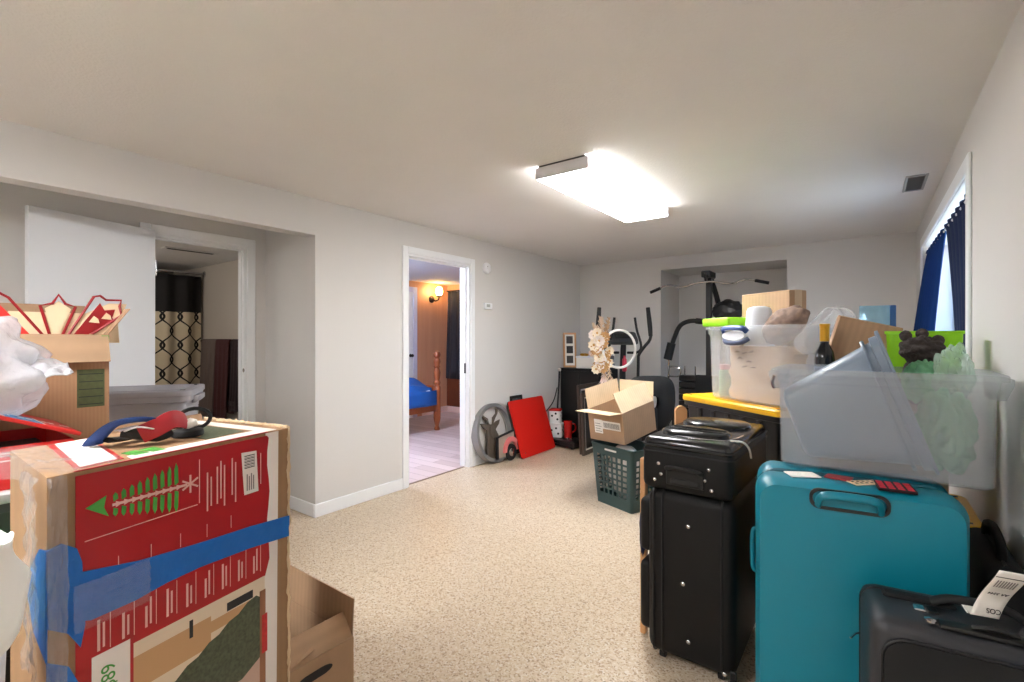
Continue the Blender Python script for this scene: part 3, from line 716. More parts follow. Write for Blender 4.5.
# red appliance box with lifted lid
T = thing('red_box', 'flat red cardboard box with white letters and lifted lid under bubble wrap', 'box', (-2.28, .2, .82))
rb = mat('red_print', (196, 36, 34), .45); dk = ink
b = MB(); b.box((-.19, -.2, 0), (.18, .22, .004)); b.box((.176, -.2, .004), (.18, .22, .13)); b.box((-.19, -.2, .004), (-.186, .22, .13)); b.box((-.186, -.2, .004), (.176, -.196, .13)); b.box((-.186, .216, .004), (.176, .22, .13)); b.build('box_body', rb, T, 30)
for k, (y0, y1, z) in enumerate(((-.18, .06, .10), (-.1, .19, .108), (-.16, .12, .085))):
    b = MB(); b.box((.1798, y0, z), (.1808, y1, z+.004)); b.build('print_line', text_pale, T)
text_part('OIT', .05, paper, T, TR((.1806, -.02, .04)) @ Matrix.Rotation(R(90), 4, 'Z') @ Matrix.Rotation(R(90), 4, 'X'), 'lettering')
text_part('I', .05, paper, T, TR((.1806, .12, .045)) @ Matrix.Rotation(R(90), 4, 'Z') @ Matrix.Rotation(R(90), 4, 'X'), 'lettering')
Ml = TR((0, .235, .137), rx=R(-23))
lm_ = MB().t(Ml); lm_.box((-.19, -.30, 0), (.19, 0, .012), .002, 1); lid = lm_.build('lid', rb, T, 30)
b = MB().t(Ml); b.box((.0, -.19, .0118), (.17, -.10, .0128)); b.build('blue_label', mat('label_blue', (44, 140, 190), .45), lid)
b = MB().t(Ml); b.box((.0, -.202, .0118), (.17, -.19, .013)); b.build('white_stripe', paper, lid)
b = MB().t(Ml); b.box((.0, -.10, .0118), (.17, -.092, .013)); b.build('white_stripe', paper, lid)
text_part('1 08', .04, paper, lid, Ml @ TR((.08, -.145, .0132), rz=R(90)), 'lettering'); text_part('23 lb', .04, paper, lid, Ml @ TR((.07, -.05, .0132), rz=R(90)), 'lettering')
b = MB(); b.box((-.15, -.17, .004), (.14, .19, .10), .01, 1); b.build('dark_contents', ink, T, 30)
# bubble wrap bundle
b = MB(); b.blob((-2.22, .11, 1.175), (.165, .26, .21), 5, .22, 2.1, 4, ridge=True); tag(b.build('bubble_wrap', wrapm, None, 70), 'crumpled white bubble wrap bundle on the red box', 'bubble wrap')
bw = bpy.data.objects['bubble_wrap']
b = MB(); b.grid(lambda u, v: (-2.10-.10*v+.03*noise.noise(Vector((u*4, v*4, 3))),   .26+.16*u, 1.20+.07*(v-.5)*(1-u*.85)*2-.02*u+.02*noise.noise(Vector((u*5, v*5, 9)))), 18, 14); b.build('loose_end', wrapm, bw, 70, solid=.004)
# carton with the paper crown
CC = carton('crown_carton', 'ribbed brown carton with open flaps holding the red crown cutout', 'box', (-2.68, .41, .885), 0, .36, .40, .41, card_v, [('+x', 163, .115), ('-x', -8, .13), ('+y', 34, .13)], card)
b = MB(); b.box((.1803, .10, .12), (.1812, .185, .27)); b.build('printed_label', mat('label_green', (78, 84, 50), .6, var=.4, vscale=60), CC)
for k in range(5):
    b = MB(); b.box((.181, .105, .13+k*.03), (.1816, .18, .133+k*.03)); b.build('label_line', ink, CC)
b = MB(); b.box((.165, .175, .372), (.182, .199, .405)); b.build('green_tab', print_green, CC)
T = thing('paper_crown', 'cream and red paper crown with outlined points standing in the ribbed carton', 'crown', (-2.56, .41, 1.26))
# local y/z are the sheet plane, sizes from the photograph at this distance
def yz(pts, x0, x1, m, name, par=T):
    b = MB(); b.prism(pts, x0, x1, 'yz'); return b.build(name, m, par, 0)
yz([(-.12, .0), (.25, .0), (.245, .08), (.275, .165), (.215, .165), (.14, .12), (-.08, .12)], -.006, -.003, cream, 'cream_panel')
def outline(pts, name='red_outline', r=.005):
    b = MB(); b.tube([(0, y, z) for y, z in pts], r, 6); b.build(name, crown_red, T)
outline([(.035, .02), (.005, .145), (.04, .155), (.058, .19), (.078, .155), (.108, .145), (.065, .02)])
outline([(.02, .02), (-.08, .17), (-.11, .19), (-.17, .185), (-.24, .165), (-.27, .1)])
outline([(.08, .02), (.165, .19), (.185, .195), (.205, .178), (.255, .18), (.25, .155), (.255, .115), (.14, .02)])
yz([(.10, .03), (.185, .165), (.20, .135), (.235, .14), (.225, .105), (.236, .09), (.14, .03)], -.003, -.001, crown_red, 'red_fill')
for y, z in ((.165, .085), (.205, .10)):
    yz([(y-.016, z), (y+.018, z-.004), (y+.014, z+.014), (y, z+.026)], -.001, .0004, cream, 'cream_spot')
yz([(-.02, .03), (-.115, .16), (-.16, .15), (-.22, .13), (-.23, .09), (-.12, .05)], -.003, -.001, mat('crown_bright', (208, 44, 36), .5), 'red_fill')
yz([(.045, .03), (.018, .135), (.058, .165), (.095, .135), (.058, .03)], -.002, -.001, cream, 'cream_panel')
# white bin with bag at the frame edge
T = thing('waste_bin', 'white plastic bin with a white bag over its rim at the left frame edge', 'bin', (-1.158, .05, 0))
b = MB(); b.lathe([(.07, 0), (.074, .01), (.10, .88), (.094, .88), (.068, .014)], 28); b.build('bin_body', door_white, T, 40)
b = MB(); b.grid(lambda u, v: ((.103+.02*v*v+.012*noise.noise(Vector((2*math.cos(2*PI*u), 2*math.sin(2*PI*u), v))))*math.cos(2*PI*u), (.103+.02*v*v+.012*noise.noise(Vector((2*math.cos(2*PI*u), 2*math.sin(2*PI*u), v+5))))*math.sin(2*PI*u), .955-(.12+.05*math.sin(2*PI*u*3))*v+.02*noise.noise(Vector((2*math.cos(2*PI*u), 2*math.sin(2*PI*u), 7)))), 48, 10, closed_u=True); b.build('bag_edge', paper, T, 60, solid=.003)

# stacked grey totes at the alcove
an = math.atan2(.86, .51)
for k, lb in enumerate(('grey lidded tote at the bottom of the alcove stack', 'grey lidded tote in the middle of the alcove stack', 'grey lidded tote on top of the alcove stack, in front of the white door')):
    tote('storage_tote', lb, 'storage tote', (-3.215, .885, k*.335), an, .60, .42, .335, grey_tote, grey_tote, group='grey totes in the alcove', ribs=False)

# ================================================================ ALONG THE LEFT WALL
# round deer sign
T = thing('deer_sign', 'round grey metal wall sign with a deer head cutout leaning by the bedroom door', 'wall sign', (-3.075, 3.90, .002), R(90), rot=(R(-9), 0, R(90)))
# local x = along the wall (+y world), local z up, leaning back toward the wall
rad = .29
def ring(r0, r1, y0, y1, n=48):
    b = MB()
    lp = lambda r, y: [(r*math.cos(2*PI*k/n), y, rad+.012+r*math.sin(2*PI*k/n)) for k in range(n)]
    b.loft([lp(r1, y0), lp(r1, y1), lp(r0, y1), lp(r0, y0)], closed=True); return b
ring(.264, .30, -.045, .035).build('rim', grey_steel, T, 40)
ring(.252, .263, .01, .026).build('inner_ring', mat('pale_metal', (178, 176, 170), .5, .3), T, 40)
deer = [(-.08, -.26), (.09, -.26), (.085, -.12), (.075, -.02), (.05, .04), (.10, .09), (.115, .13), (.07, .12), (.035, .10), (.03, .085), (.045, .15), (.09, .19), (.10, .24), (.085, .245), (.075, .20), (.03, .165), (.02, .10), (-.02, .10), (-.03, .165), (-.075, .20), (-.085, .245), (-.10, .24), (-.09, .19), (-.045, .15), (-.03, .085), (-.035, .10), (-.075, .12), (-.12, .13), (-.10, .09), (-.05, .04), (-.06, -.06), (-.075, -.16)]
b = MB(); b.prism([(x*1.35-.02, z*1.0+rad) for x, z in deer], -.006, .006, 'xz'); b.build('deer_cutout', deer_m, T, 0)
b = MB(); b.blob((-.01, -.012, rad+.02), (.045, .015, .07), 3, .1, 3, 2); b.build('deer_face', deer_m, T, 60)
for sx in (-1, 1):
    b = MB(); b.tube([(sx*.03-.02, -.006, rad+.10), (sx*.07-.02, -.006, rad+.155), (sx*.12-.02, -.006, rad+.20), (sx*.135-.02, -.006, rad+.25)], [.008, .007, .006, .003], 6, sub=3); b.build('antler', deer_m, T, 60)
# pink truck cutout
T = thing('truck_sign', 'pink and tan metal truck wall art standing against the deer sign', 'wall art', (-3.01, 3.99, 0), rot=(R(-2), 0, R(90)))
b = MB(); b.prism([(-.14, .06), (.12, .05), (.13, .30), (-.15, .27)], -.008, .008, 'xz'); b.build('truck_bed', tan_m, T, 0)
b = MB(); b.prism([(-.16, .262), (.13, .296), (.13, .31), (-.16, .276)], -.012, .012, 'xz'); b.build('bed_rail', ink, T, 0)
b = MB(); b.prism([(-.16, .05), (-.14, .05), (-.14, .27), (-.16, .27)], -.012, .012, 'xz'); b.build('tail_board', ink, T, 0)
b = MB(); b.loft([[(.06+.13*math.cos(a), y, .10+.15*math.sin(a)) for a in [PI*k/14 for k in range(15)]]+[(.06+.085*math.cos(a), y, .10+.10*math.sin(a)) for a in [PI*k/14 for k in range(14, -1, -1)]] for y in (-.03, .0)]); b.build('fender', pink, T, 40)
b = MB().t(TR((.06, -.012, .088), rx=R(90))); b.lathe([(.085, -.01), (.086, .0), (.08, .016), (.05, .016), (.048, .01), (.003, .01)], 28); w_ = b.build('wheel', black_rubber, T, 40)
b = MB().t(TR((.06, -.022, .088), rx=R(90))); b.lathe([(.046, 0), (.04, .01), (.012, .016), (.002, .017)], 20); b.build('hub_cap', chrome, w_, 40)
# dark frame behind the red board and the red board
T = thing('small_frame', 'small dark divided frame poking up behind the red board', 'picture frame', (-3.125, 4.36, 0), rot=(R(-3), 0, R(90)))
for lo, hi in (((-.11, -.008, 0), (-.09, .008, .64)), ((.09, -.008, 0), (.11, .008, .64)), ((-.09, -.008, .62), (.09, .008, .64)), ((-.09, -.008, 0), (.09, .008, .02))):
    b = MB(); b.box(lo, hi, .002, 1); b.build('frame_bar', black_wood, T, 30)
b = MB(); b.box((-.09, -.003, .02), (.09, .003, .62)); b.build('panel', steel, T)
for k in range(3):
    b = MB(); b.box((-.082+k*.058, -.006, .53), (-.034+k*.058, -.002, .61)); b.build('tile', mat('smoky_tile', (70, 74, 76), .3), T)
T = thing('red_board', 'plain red board leaning against the left wall', 'board', (-2.93, 4.485, .003), rot=(R(-17.5), 0, R(91)))
b = MB(); b.loft([[(x, y, z+.31) for x, z, _ in [(p[0], p[1], 0) for p in rrect(.68, .62, .03, 0)]] for y in (-.012, .012)]); b.build('board_panel', red, T, 40)
b = MB(); b.loft([[(p[0], y, p[1]+.31) for p in rrect(.684, .624, .03, 0)] for y in (.004, .013)]); b.build('backing', ink, T, 40)
b = MB().t(TR((-.27, -.0125, .05), rx=R(90))); b.lathe([(.006, 0), (.005, .002), (.001, .003)], 10); b.build('stud', chrome, T)
# stereo component and canisters
T = thing('disc_player', 'flat black disc player on the floor in front of the cabinet', 'electronics', (-2.87, 5.0, 0), R(-8))
b = MB(); b.box((-.2, -.13, .012), (.2, .13, .085), .006, 2); b.build('player_body', black_plastic, T, 30)
b = MB(); b.box((-.185, -.133, .03), (.185, -.129, .07)); b.build('front_panel', steel, T)
for x in (-.15, .15):
    for y in (-.1, .1):
        b = MB().t(TR((x, y, 0))); b.lathe([(.018, 0), (.02, .012)], 12); b.build('foot', black_rubber, T)
for x in (.04, .10):
    b = MB().t(TR((x, -.05, .085))); b.lathe([(.018, 0), (.018, .02), (.015, .024), (.002, .025)], 14); b.build('knob', chrome, T)
for k in range(4):
    b = MB(); b.box((-.16+k*.04, -.136, .04), (-.135+k*.04, -.132, .05)); b.build('button', chrome, T)
can_w = mat('glazed_white', (240, 238, 236), .25); can_r = mat('glazed_red', (206, 40, 34), .25)
def canister(label, loc, w, h, lid, rz):
    T = thing('canister', label, 'canister', loc, rz, 'spotted canisters')
    b = MB(); b.loft([rrect(w*.94, w*.94, .02, 0), rrect(w, w, .025, .01), rrect(w, w, .025, h-.01), rrect(w*.96, w*.96, .022, h)]); b.build('canister_body', can_w, T, 40)
    b = MB(); b.loft([rrect(w*1.04, w*1.04, .026, h), rrect(w*1.05, w*1.05, .028, h+.014), rrect(w*.8, w*.8, .02, h+.024)]); b.build('lid', lid, T, 40)
    for k, (sx, z) in enumerate(((-.22, .62), (.25, .35), (.1, .8))):
        for side in (0, 1):
            M = TR((sx*w, -w/2, z*h), rx=R(90)) if side == 0 else TR((w/2, sx*w, z*h), ry=R(90))
            b = MB().t(M); b.lathe([(.013, 0), (.013, .0015), (.002, .002)], 12); b.build('spot', ink, T)
canister('larger white canister with black spots on the disc player', (-3.05, 5.04, .0855), .17, .14, can_w, R(20))
canister('smaller spotted white canister with red lid on top of the larger one', (-3.055, 5.04, .25), .14, .15, can_r, R(20))
T = thing('red_mug', 'red square-handled mug beside the spotted canisters', 'mug', (-2.885, 5.04, .0855), R(20))
b = MB(); b.lathe([(.04, 0), (.045, .006), (.05, .2), (.046, .2), (.042, .01)], 20); b.build('mug_body', can_r, T, 40)
b = MB(); b.tube([(.046, 0, .17), (.085, 0, .165), (.09, 0, .1), (.044, 0, .06)], .008, 8, sub=4); b.build('mug_handle', can_r, T, 40)
# black cabinet with things on top
T = thing('black_cabinet', 'black cabinet standing in the left back corner', 'cabinet', (-2.875, 5.575, 0))
b = MB(); b.box((-.275, -.25, .05), (.275, .26, .88), .004, 1); b.build('cabinet_body', black_wood, T, 30)
b = MB(); b.box((-.285, -.265, .88), (.285, .265, .90), .004, 1); b.build('cabinet_top', black_wood, T, 30)
b = MB(); b.box((-.26, -.23, 0), (.26, .25, .05)); b.build('plinth', black_wood, T)
for sx in (-1, 1):
    b = MB(); b.box((sx*.137-.132, -.266, .07), (sx*.137+.132, -.25, .865), .003, 1); d_ = b.build('door', black_wood, T, 30)
    b = MB(); b.tube([(sx*.02, -.266, .5), (sx*.02, -.285, .5), (sx*.02, -.285, .6), (sx*.02, -.266, .6)], .005, 8); b.build('handle', steel, d_)
T = thing('photo_frame', 'tall wooden frame with three small photos on the black cabinet', 'photo frame', (-3.075, 5.43, .902), rot=(R(-7), 0, R(40)))
for lo, hi in (((-.085, -.01, 0), (-.062, .01, .45)), ((.062, -.01, 0), (.085, .01, .45)), ((-.062, -.01, .425), (.062, .01, .45)), ((-.062, -.01, 0), (.062, .01, .025))):
    b = MB(); b.box(lo, hi, .002, 1); b.build('frame_bar', lightwood, T, 30)
b = MB(); b.box((-.062, -.002, .025), (.062, .006, .425)); b.build('mat_board', paper, T)
for k in range(3):
    b = MB(); b.box((-.042, -.004, .055+k*.127), (.042, -.0015, .15+k*.127)); b.build('photo', mat('photo_grey_%d' % k, ((60, 54, 54), (34, 30, 32), (66, 58, 58))[k], .6, var=.6, vscale=28), T)
T = thing('gift_box', 'white box with a gold bow on the black cabinet', 'gift box', (-2.83, 5.47, .90), R(12))
b = MB(); b.box((-.14, -.08, 0), (.14, .08, .13), .004, 1); b.build('box_body', paper, T, 30)
b = MB(); b.box((-.145, -.085, .13), (.145, .085, .155), .004, 1); b.build('box_lid', mat('pale_blue_white', (226, 228, 236), .5), T, 30)
for k in range(8):
    a = 2*PI*k/8
    b = MB(); b.tube([(-.04, -.06, .158), (-.04+.03*math.cos(a), -.06+.02*math.sin(a), .185), (-.04+.05*math.cos(a+.3), -.06+.03*math.sin(a+.3), .17), (-.04, -.06, .160)], .010, 6, flat=(1, .3), sub=4); b.build('bow_loop', gold, T, 60)
T = thing('magazine_stack', 'small stack of grey magazines behind the gift box', 'magazines', (-2.78, 5.71, .90), R(4))
for k, (w, c) in enumerate(((.30, (120, 122, 130)), (.28, (170, 172, 182)), (.29, (92, 94, 104)), (.26, (190, 190, 196)))):
    b = MB().t(TR((.01*(k % 2), 0, 0), rz=R(4*k-6))); b.box((-w/2, -.1, k*.05), (w/2, .1, k*.05+.049), .003, 1); b.build('magazine', mat('mag_%d' % k, c, .5), T, 30)
# grey pole and its cord
T = thing('mop_pole', 'thin grey pole with white knob leaning in front of the black cabinet', 'pole', (-3.145, 5.235, 0))
b = MB(); b.tube([(-.01, -.02, .02), (.01, .03, .86)], .011, 10); b.build('pole', steel, T)
b = MB().t(TR((.0105, .031, .86))); b.lathe([(.014, 0), (.02, .012), (.02, .03), (.012, .04), (.002, .042)], 12); b.build('knob', paper, T)
b = MB().t(TR((-.01, -.02, 0))); b.lathe([(.012, 0), (.014, .02), (.011, .03)], 10); b.build('tip', black_rubber, T)
b = MB(); b.tube([(-3.13, 5.2, .66), (-3.145, 5.14, .50), (-3.15, 5.0, .40), (-3.15, 4.85, .32), (-3.15, 4.80, .004)], .006, 6, sub=5); tag(b.build('power_cord', steel, None, 60), 'grey cord curving down the wall behind the red board', 'cord')

# leaning picture frames against the cabinet side
def big_frame(label, x, y, w, h, lean, m, name='picture_frame'):
    # stands along +y, faces +x, leans toward -x
    T = thing(name, label, 'picture frame', (x, y, .002), rot=(R(-lean), 0, R(90)), group='frames leaning on the cabinet')
    t = .05
    for lo, hi in (((-w/2, -.014, 0), (-w/2+t, .014, h)), ((w/2-t, -.014, 0), (w/2, .014, h)), ((-w/2+t, -.014, h-t), (w/2-t, .014, h)), ((-w/2+t, -.014, 0), (w/2-t, .014, t))):
        b = MB(); b.box(lo, hi, .005, 1); b.build('frame_bar', m, T, 30)
    for lo, hi in (((-w/2+t, -.008, t), (-w/2+t+.015, .01, h-t)), ((w/2-t-.015, -.008, t), (w/2-t, .01, h-t)), ((-w/2+t, -.008, h-t-.015), (w/2-t, .01, h-t)), ((-w/2+t, -.008, t), (w/2-t, .01, t+.015))):
        b = MB(); b.box(lo, hi); b.build('inner_border', mat('silver_border', (214, 208, 198), .5), T)
    b = MB(); b.box((-w/2+t+.015, -.002, t+.015), (w/2-t-.015, .008, h-t-.015)); b.build('picture', mat('dark_print', (26, 24, 26), .3, var=.4, vscale=6), T)
fr_m = mat('frame_brown', (72, 60, 52), .4, var=.2, vscale=10)
big_frame('larger dark picture frame with silver inner edge leaning on the cabinet', -2.525, 5.05, .72, .76, 3, fr_m)
big_frame('front dark picture frame with silver inner edge, lower than the one behind', -2.475, 4.98, .66, .68, 2, fr_m)

# ================================================================ EXERCISE CORNER
T = thing('elliptical_trainer', 'dark grey elliptical trainer with moving arms near the back wall', 'exercise machine', (-2.13, 4.93, 0), R(36.4))
for y in (-.42, .22):
    b = MB(); b.tube([(-.2, y, .035), (.2, y, .035)], .03, 10); b.build('floor_bar', steel, T)
    for x in (-.205, .205):
        b = MB(); b.tube([(x-.012, y, .036), (x+.012, y, .036)], .036, 10); b.build('end_cap', black_rubber, T)
b = MB(); b.tube([(0, -.42, .05), (0, -.1, .09), (0, .22, .05)], .03, 10); b.build('main_rail', steel, T)
b = MB(); b.loft([[(x, .05+(.19*math.cos(a)), .32+.21*math.sin(a)) for a in [2*PI*k/28 for k in range(28)]] for x in (-.06, -.05, .05, .06)]); b.build('flywheel_cover', black_plastic, T, 40)
b = MB(); b.tube([(0, .06, .45), (0, .05, .9), (0, .0, 1.24)], [.04, .035, .03], 12); b.build('mast', steel, T)
b = MB().t(TR((-.02, -.02, 1.27), rx=R(35))); b.loft([rrect(.30, .18, .03, -.015), rrect(.32, .2, .035, 0), rrect(.31, .19, .035, .03)]); cs = b.build('console', mat('console_grey', (50, 52, 54), .4), T, 40)
b = MB().t(TR((-.02, -.02, 1.27), rx=R(35))); b.box((-.08, -.03, .029), (.08, .06, .033), .002, 1); b.build('screen', mat('screen_dark', (26, 30, 30), .15), cs)
for s in (-1, 1):
    b = MB(); b.tube([(s*.05, .03, 1.12), (s*.14, -.06, 1.13), (s*.17, -.08, 1.2), (s*.13, -.06, 1.36), (s*.11, -.05, 1.50)], .014, 8, sub=4); b.build('fixed_handle', black_rubber, T)
    b = MB(); b.tube([(s*.16, .02, .62), (s*.16, .0, 1.02), (s*.165, -.01, 1.10), (s*.22, -.03, 1.19), (s*.28, -.03, 1.27), (s*.29, -.02, 1.40), (s*.27, .0, 1.60)], .017, 10, sub=4); arm = b.build('swing_arm', steel, T)
    b = MB(); b.tube([(s*.285, -.03, 1.30), (s*.275, -.02, 1.42), (s*.264, .0, 1.61)], .022, 10, sub=3); b.build('grip', black_rubber, arm)
    b = MB(); b.box((s*.16-.055, -.5+.1*s, .2), (s*.16+.055, -.18+.1*s, .225), .01, 1); b.build('pedal', black_plastic, T, 30)
    b = MB(); b.tube([(s*.16, -.3, .19), (s*.14, .05, .32+.1*s)], .02, 8); b.build('crank_arm', steel, T)
    b = MB(); b.tube([(s*.05, .06, .75), (s*.165, .02, .64)], .016, 8); b.build('pivot', steel, T)
b = MB().t(TR((.0, -.045, .92))); b.lathe([(.02, 0), (.024, .01), (.024, .13), (.012, .15), (.012, .17)], 12); b.build('bottle', mat('red_bottle', (176, 26, 60), .35), T)
# dried flower hoop hanging on the trainer
HP = Vector((-1.975, 4.585, 1.15))
T = thing('flower_hoop', 'white hoop wreath with dried cream flowers and pampas hung on the trainer', 'wreath', HP, R(36.4))
b = MB(); b.tube([(-.05+.175*math.cos(2*PI*k/40), .05*math.cos(2*PI*k/40), .02+.19*math.sin(2*PI*k/40)) for k in range(40)], .013, 8, closed=True); b.build('hoop', paper, T, 40)
fm = [mat('petal_cream', (246, 230, 204), .7, transl=.2), mat('petal_peach', (206, 158, 104), .7, transl=.2), mat('petal_blush', (240, 226, 216), .7, transl=.2), mat('petal_gold', (214, 164, 90), .7)]
rnd = random.Random(3)
def flower(c, r, m, n=9):
    b = MB()
    for lay in range(2):
        for k in range(n):
            a = 2*PI*k/n+lay*.35+rnd.uniform(-.1, .1); rr = r*(1-.35*lay); el = .5+.5*lay
            d = Vector((math.cos(a)*math.cos(el), -math.sin(el), math.sin(a)*math.cos(el))); sd = Vector((-math.sin(a), 0, math.cos(a)))*rr*.36
            p = Vector(c); v0 = b.v(p+d*rr*.1); v1 = b.v(p+d*rr*.6+sd+Vector((0, -.006, 0))); v2 = b.v(p+d*rr); v3 = b.v(p+d*rr*.6-sd+Vector((0, -.006, 0)))
            b.f([v0, v1, v2, v3])
    o = b.build('flower', m, T, 0, solid=.002)
    b = MB(); b.blob((c[0], c[1]-.012, c[2]), (r*.22, r*.22, r*.22), 2, .2, 4, 1); b.build('flower_centre', fm[3], o, 60)
for k in range(19):
    z = .18-.36*k/18
    flower((-.235+rnd.uniform(-.09, .09), -.04+rnd.uniform(-.03, .03), z), rnd.uniform(.05, .085), fm[(k*5) % 3])
def plume(p0, p1, m, w):
    b = MB(); p0 = Vector(p0); p1 = Vector(p1); ax = p1-p0
    for k in range(70):
        t = rnd.random()**.8; base = p0+ax*t; a = rnd.uniform(0, 2*PI); ln = w*(1-.55*abs(t-.45)*2)*rnd.uniform(.5, 1)
        d = (Vector((math.cos(a), .5*math.sin(a), 0))*.75+ax.normalized()*.9).normalized(); q0 = b.v(base); sd = Vector((-.006, 0, .003))
        q1 = b.v(base+d*ln*.6+sd); q2 = b.v(base+d*ln); q3 = b.v(base+d*ln*.6-sd); b.f([q0, q1, q2, q3])
    o = b.build('pampas_plume', m, T, 0, solid=.001)
    b = MB(); b.tube([p0, p1], .003, 5); b.build('stem', lightwood, o)
pam = mat('pampas', (216, 188, 160), .9, transl=.2); pamd = mat('pampas_tan', (168, 136, 104), .9)
plume((-.23, -.02, .1), (-.24, -.02, .34), pam, .09); plume((-.21, -.02, .1), (-.16, -.02, .32), pamd, .08); plume((-.25, -.02, .1), (-.32, -.02, .27), pam, .07)
plume((-.20, -.03, -.14), (-.21, -.05, -.40), mat('pampas_pink', (220, 196, 186), .9, transl=.2), .10); plume((-.17, -.03, -.14), (-.12, -.05, -.38), pam, .08); plume((-.22, -.03, -.12), (-.17, -.05, -.36), pam, .08)
for k in range(9):
    a = rnd.uniform(2.2, 4.4); ln = rnd.uniform(.09, .14); c = Vector((-.25, -.03, -.02+rnd.uniform(-.14, .14))); d = Vector((math.cos(a), -.1, math.sin(a)*.8-.3)).normalized()
    b = MB(); sd = Vector((d.z, 0, -d.x))*.014
    b.loft([[c-sd*.2, c+d*ln*.5-sd, c+d*ln, c+d*ln*.5+sd], [c-sd*.2+Vector((0, -.003, 0)), c+d*ln*.5-sd+Vector((0, -.003, 0)), c+d*ln+Vector((0, -.003, 0)), c+d*ln*.5+sd+Vector((0, -.003, 0))]]); b.build('leaf', fm[3] if k % 2 else fm[1], T, 0)

# office chair seen from behind
T = thing('office_chair', 'black office chair with rounded back standing behind the laundry basket', 'chair', (-1.60, 4.14, 0), R(36.4))
for k in range(5):
    a = 2*PI*k/5+.3
    b = MB(); b.tube([(0, 0, .12), (.13*math.cos(a), .13*math.sin(a), .105), (.25*math.cos(a), .25*math.sin(a), .075)], [.026, .022, .016], 8); b.build('leg', black_plastic, T)
    b = MB().t(TR((.25*math.cos(a), .25*math.sin(a), .03), rz=a, rx=R(90))); b.lathe([(.012, -.02), (.03, -.018), (.03, .018), (.012, .02)], 14); b.build('caster', black_rubber, T)
b = MB().t(TR((0, 0, .1))); b.lathe([(.03, 0), (.03, .16), (.018, .17), (.018, .34)], 14); b.build('gas_lift', steel, T)
b = MB(); b.loft([rrect(.40, .40, .1, .43), rrect(.46, .46, .14, .46), rrect(.46, .46, .14, .49), rrect(.40, .40, .12, .52)]); b.build('seat', black_fabric, T, 50)
def back(u, v):
    a = 2*PI*u; sx = (abs(math.cos(a))**.6)*(1 if math.cos(a) > 0 else -1); sz = (abs(math.sin(a))**.55)*(1 if math.sin(a) > 0 else -1)
    r = math.sin(PI*min(max(v, .02), .98))**.5
    return (sx*.215*r*(1-.12*max(0, -sz)), -.25-.03*math.cos(PI*v)*1.2+.05*(sx*r)**2, .74+sz*.225*r)
b = MB(); b.grid(back, 36, 12, closed_u=True); b.build('backrest', black_fabric, T, 70)
b = MB(); b.tube([(0, -.06, .44), (0, -.25, .42), (0, -.30, .50), (0, -.285, .70)], .022, 8, flat=(1.6, .6), sub=4); b.build('back_bar', black_plastic, T)
for s in (-1, 1):
    b = MB(); b.tube([(s*.2, .0, .46), (s*.26, .0, .47), (s*.265, .0, .62)], .015, 8, sub=3); b.build('arm_post', black_plastic, T)
    b = MB(); b.box((s*.265-.03, -.12, .62), (s*.265+.03, .13, .645), .01, 2); b.build('armrest', black_rubber, T, 30)

# home gym in the recess
T = thing('home_gym', 'black home gym with chrome pull-down bar standing in the wall recess', 'exercise machine', (-1.45, 5.72, 0))
b = MB(); b.box((-.03, -.5, 0), (.03, .6, .06), .006, 1); b.build('base_rail', black_plastic, T, 30)
b = MB(); b.box((-.4, .5, 0), (.4, .56, .06), .006, 1); b.build('base_cross', black_plastic, T, 30)
b = MB(); b.box((-.03, 0, .06), (.03, .06, 1.98), .005, 1); b.build('upright', black_plastic, T, 30)
b = MB(); b.tube([(.02, .56, .06), (.02, .56, 1.3), (.01, .4, 1.7), (0, .08, 1.98)], .03, 4, sub=4); b.build('rear_upright', black_plastic, T)
b = MB().t(TR((0, .02, 1.98))); b.box((-.05, -.14, -.02), (.05, .10, .05), .008, 1); b.build('top_head', black_plastic, T, 30)
b = MB().t(TR((0, -.1, 1.96), ry=R(90))); b.lathe([(.05, -.01), (.04, -.004), (.04, .004), (.05, .01)], 20); b.build('pulley', steel, T, 40)
b = MB(); b.tube([(0, -.12, 1.96), (0, -.12, 1.9)], .004, 6); b.build('cable', steel, T)
b = MB(); b.tube([(-.55, -.12, 1.85), (-.42, -.12, 1.895), (-.26, -.12, 1.865), (-.1, -.12, 1.9), (0, -.12, 1.905), (.1, -.12, 1.90), (.26, -.12, 1.87), (.42, -.12, 1.905), (.55, -.12, 1.87)], .011, 8, sub=5); bar = b.build('lat_bar', chrome, T)
for p0, p1 in (((-.63, -.12, 1.822), (-.51, -.12, 1.866)), ((.50, -.12, 1.886), (.63, -.12, 1.85))):
    b = MB(); b.tube([p0, p1], .018, 10); b.build('grip', black_rubber, bar)
b = MB(); b.tube([(-.03, -.06, 1.46), (-.17, -.08, 1.475), (-.29, -.09, 1.42), (-.36, -.1, 1.26), (-.40, -.1, 1.12)], .026, 10, sub=5); arm = b.build('press_arm', steel, T)
b = MB(); b.tube([(-.02, -.05, 1.462), (-.12, -.07, 1.475)], .034, 10); b.build('arm_clamp', black_plastic, arm)
b = MB(); b.tube([(-.385, -.1, 1.22), (-.43, -.1, 1.03)], .048, 14); b.build('foam_grip', black_rubber, arm)
b = MB(); b.tube([(-.42, -.1, 1.06), (-.425, -.1, .06)], .012, 8); b.build('side_post', chrome, T)
b = MB(); b.box((-.50, -.16, 0), (-.03, -.06, .05), .005, 1); b.build('side_foot', black_plastic, T, 30)
b = MB(); b.tube([(-.42, -.12, .945), (-.30, -.14, .945), (-.27, -.14, .905), (-.28, -.14, .86), (-.32, -.14, .838), (-.42, -.12, .838)], .010, 8, sub=4); b.build('side_handle', chrome, T)
for k in range(10):
    b = MB(); b.box((-.34, .02, .10+k*.075), (-.12, .16, .168+k*.075), .006, 1); b.build('weight_plate', black_plastic, T, 30)
